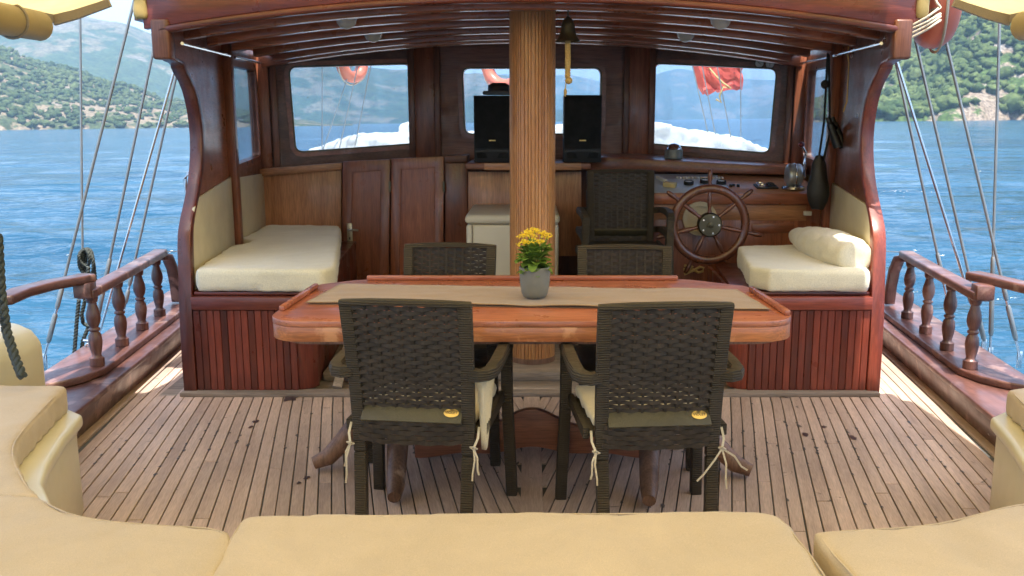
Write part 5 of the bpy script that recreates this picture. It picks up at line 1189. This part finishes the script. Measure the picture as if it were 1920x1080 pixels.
# ================================================================= AWNING
def az(x): return 1.918 + .21 * (2.12 - abs(x)) - .02 * math.cos(x * 6)
aw = thing('awning', 'yellow canvas awning stretched over the stern deck', 'awning', (0, 1, 2))
mb = MB(); nx_, ny_ = 44, 36; V_ = []
for j in range(ny_ + 1):
    for i in range(nx_ + 1):
        q = i / nx_ * 2 - 1; y = lerp(-2.6, 4.12, j / ny_); x = q * 2.10
        scal = .05 * (1 - math.cos(q * math.pi * 2)) * (j / ny_) ** 6 * 0
        V_.append((x, y + scal, az(x) + .012 * math.sin(y * 4.2) * (1 - abs(q)) + .06 * max(0, (3.2 - y)) * .2))
fs = [(j * (nx_ + 1) + i, j * (nx_ + 1) + i + 1, (j + 1) * (nx_ + 1) + i + 1, (j + 1) * (nx_ + 1) + i) for j in range(ny_) for i in range(nx_)]
mb.add(V_, fs).build('canvas', M['awning'], aw)
mb = MB(); V_ = []                                    # tongue lapping over the roof edge
for j in range(7):
    for i in range(31):
        q = i / 30 * 2 - 1; y = lerp(4.12, 4.80, j / 6); hw = 1.86 if y < 4.40 else (1.86 if q < 0 else 1.775); hw = lerp(1.92, hw, min(1, j / 2)); x = q * hw  # right side cut back, shaped to let a sun patch onto the pillow
        z1_ = ZF + .285 + camber(x); V_.append((x, y, lerp(az(x), z1_, min(1, (j / 4)))))
fs = [(j * 31 + i, j * 31 + i + 1, (j + 1) * 31 + i + 1, (j + 1) * 31 + i) for j in range(6) for i in range(30)]
mb.add(V_, fs).build('roof_lap', M['awning'], aw)
for s_ in (-1, 1):   # hems, seams, clips
    MB().sweep([(s_ * 1.85, 4.125, az(1.85) - .004), (s_ * 2.0, 4.125, az(2.0) - .010), (s_ * 2.10, 4.12, az(2.1) - .014)], [(-.03, -.010), (.03, -.010), (.03, .010), (-.03, .010)], (0, 1, 0)).build('hem', M['hem'], aw)
    MB().sweep([(s_ * 2.10, 4.13, az(2.1) - .01), (s_ * 2.115, 3.4, az(2.1) + .0), (s_ * 2.10, 2.5, az(2.1) + .02), (s_ * 2.10, 1, az(2.1) + .05)], [(-.012, -.02), (.012, -.02), (.012, .02), (-.012, .02)], (0, 0, 1)).build('hem', M['hem'], aw)
    MB().beam([(s_ * 1.55, 4.11, az(1.55) - .006), (s_ * 1.60, 2.5, az(1.6) - .004), (s_ * 1.60, 1, az(1.6) + .0)], .03, .004).build('seam', M['hem'], aw)
    MB().tube([(s_ * 2.02, 4.13, az(2.02) - .02), (s_ * 2.06, 4.14, az(2.06) - .03), (s_ * 2.10, 4.14, az(2.1) - .028)], .008, 6).build('clip', M['steel'], aw)
    w_ = 'left' if s_ < 0 else 'right'
    # rolled side curtain
    e0 = Vector((s_ * 2.10, 4.02, 1.845)); pth = [e0, e0 + Vector((0, -.02, 0)), e0 + Vector((s_ * .01, -.6, .0)), e0 + Vector((s_ * .02, -2.5, .02))]
    t = thing('side_curtain', 'mustard canvas side curtain rolled up under the %s awning edge' % w_, 'curtain', e0, group='rolled side curtains')
    MB().tube(pth, [.050, .062, .065, .065], 18).build('roll', M['curtain'], t, bevel=0, ang=50)
    yy_ = 3.80; MB().tube([Vector((s_ * 2.105 + .068 * math.cos(a), yy_, 1.845 + .068 * math.sin(a))) for a in [2 * math.pi * k / 20 for k in range(21)]], .006, 6).build('strap', M['hem'], t, ang=60)
    MB().tube([Vector((s_ * 2.105, yy_, 1.91)), Vector((s_ * 2.09, yy_ + .08, az(2.1) - .01))], .005, 6).build('tie', M['rope'], t)
# yellow canvas cover ends of the roof
for s_ in (-1, 1):
    o = soft(MB().bb(s_ * 1.90, s_ * 1.965, 4.64, 5.2, ZF + .075, ZF + .28), 'roof_cover_end', M['curtain'], voxel=.012, smooth=5, lump=.02, wrinkle=.014); tag(o, 'yellow canvas end hanging over the %s roof corner' % ('left' if s_ < 0 else 'right'), 'canvas cover', 'canvas ends over the roof corners')

# ================================================================= AIR
hz = MB().bb(-7000, 7000, -7000, 7000, SEA - 1.0, 620).build('haze', None, flat=True); tag(hz, 'pale summer haze over the bay', kind='stuff'); ENV.append(hz)
m = bpy.data.materials.new('haze_air'); m.use_nodes = True; nt = m.node_tree; nt.nodes.remove(nt.nodes['Principled BSDF'])
pv = N(nt, 'ShaderNodeVolumePrincipled'); pv.inputs['Color'].default_value = (.46, .70, .97, 1); pv.inputs['Density'].default_value = 1.6e-4; pv.inputs['Anisotropy'].default_value = .1
nt.links.new(pv.outputs[0], nt.nodes['Material Output'].inputs['Volume']); hz.data.materials.append(m)
scn.cycles.volume_max_steps = 64

# ---------------------------------------------------------------- the boat lies slightly heeled on the sea
bpy.context.view_layer.update()
for o in list(COL.objects):
    if '_chair' in o.keys(): del o['_chair']
    if o.parent is None and o not in ENV and o.type in ('MESH', 'EMPTY', 'FONT'):
        o.matrix_world = HEEL @ o.matrix_world
for o in COL.objects:
    if '_o' in o.keys(): del o['_o']
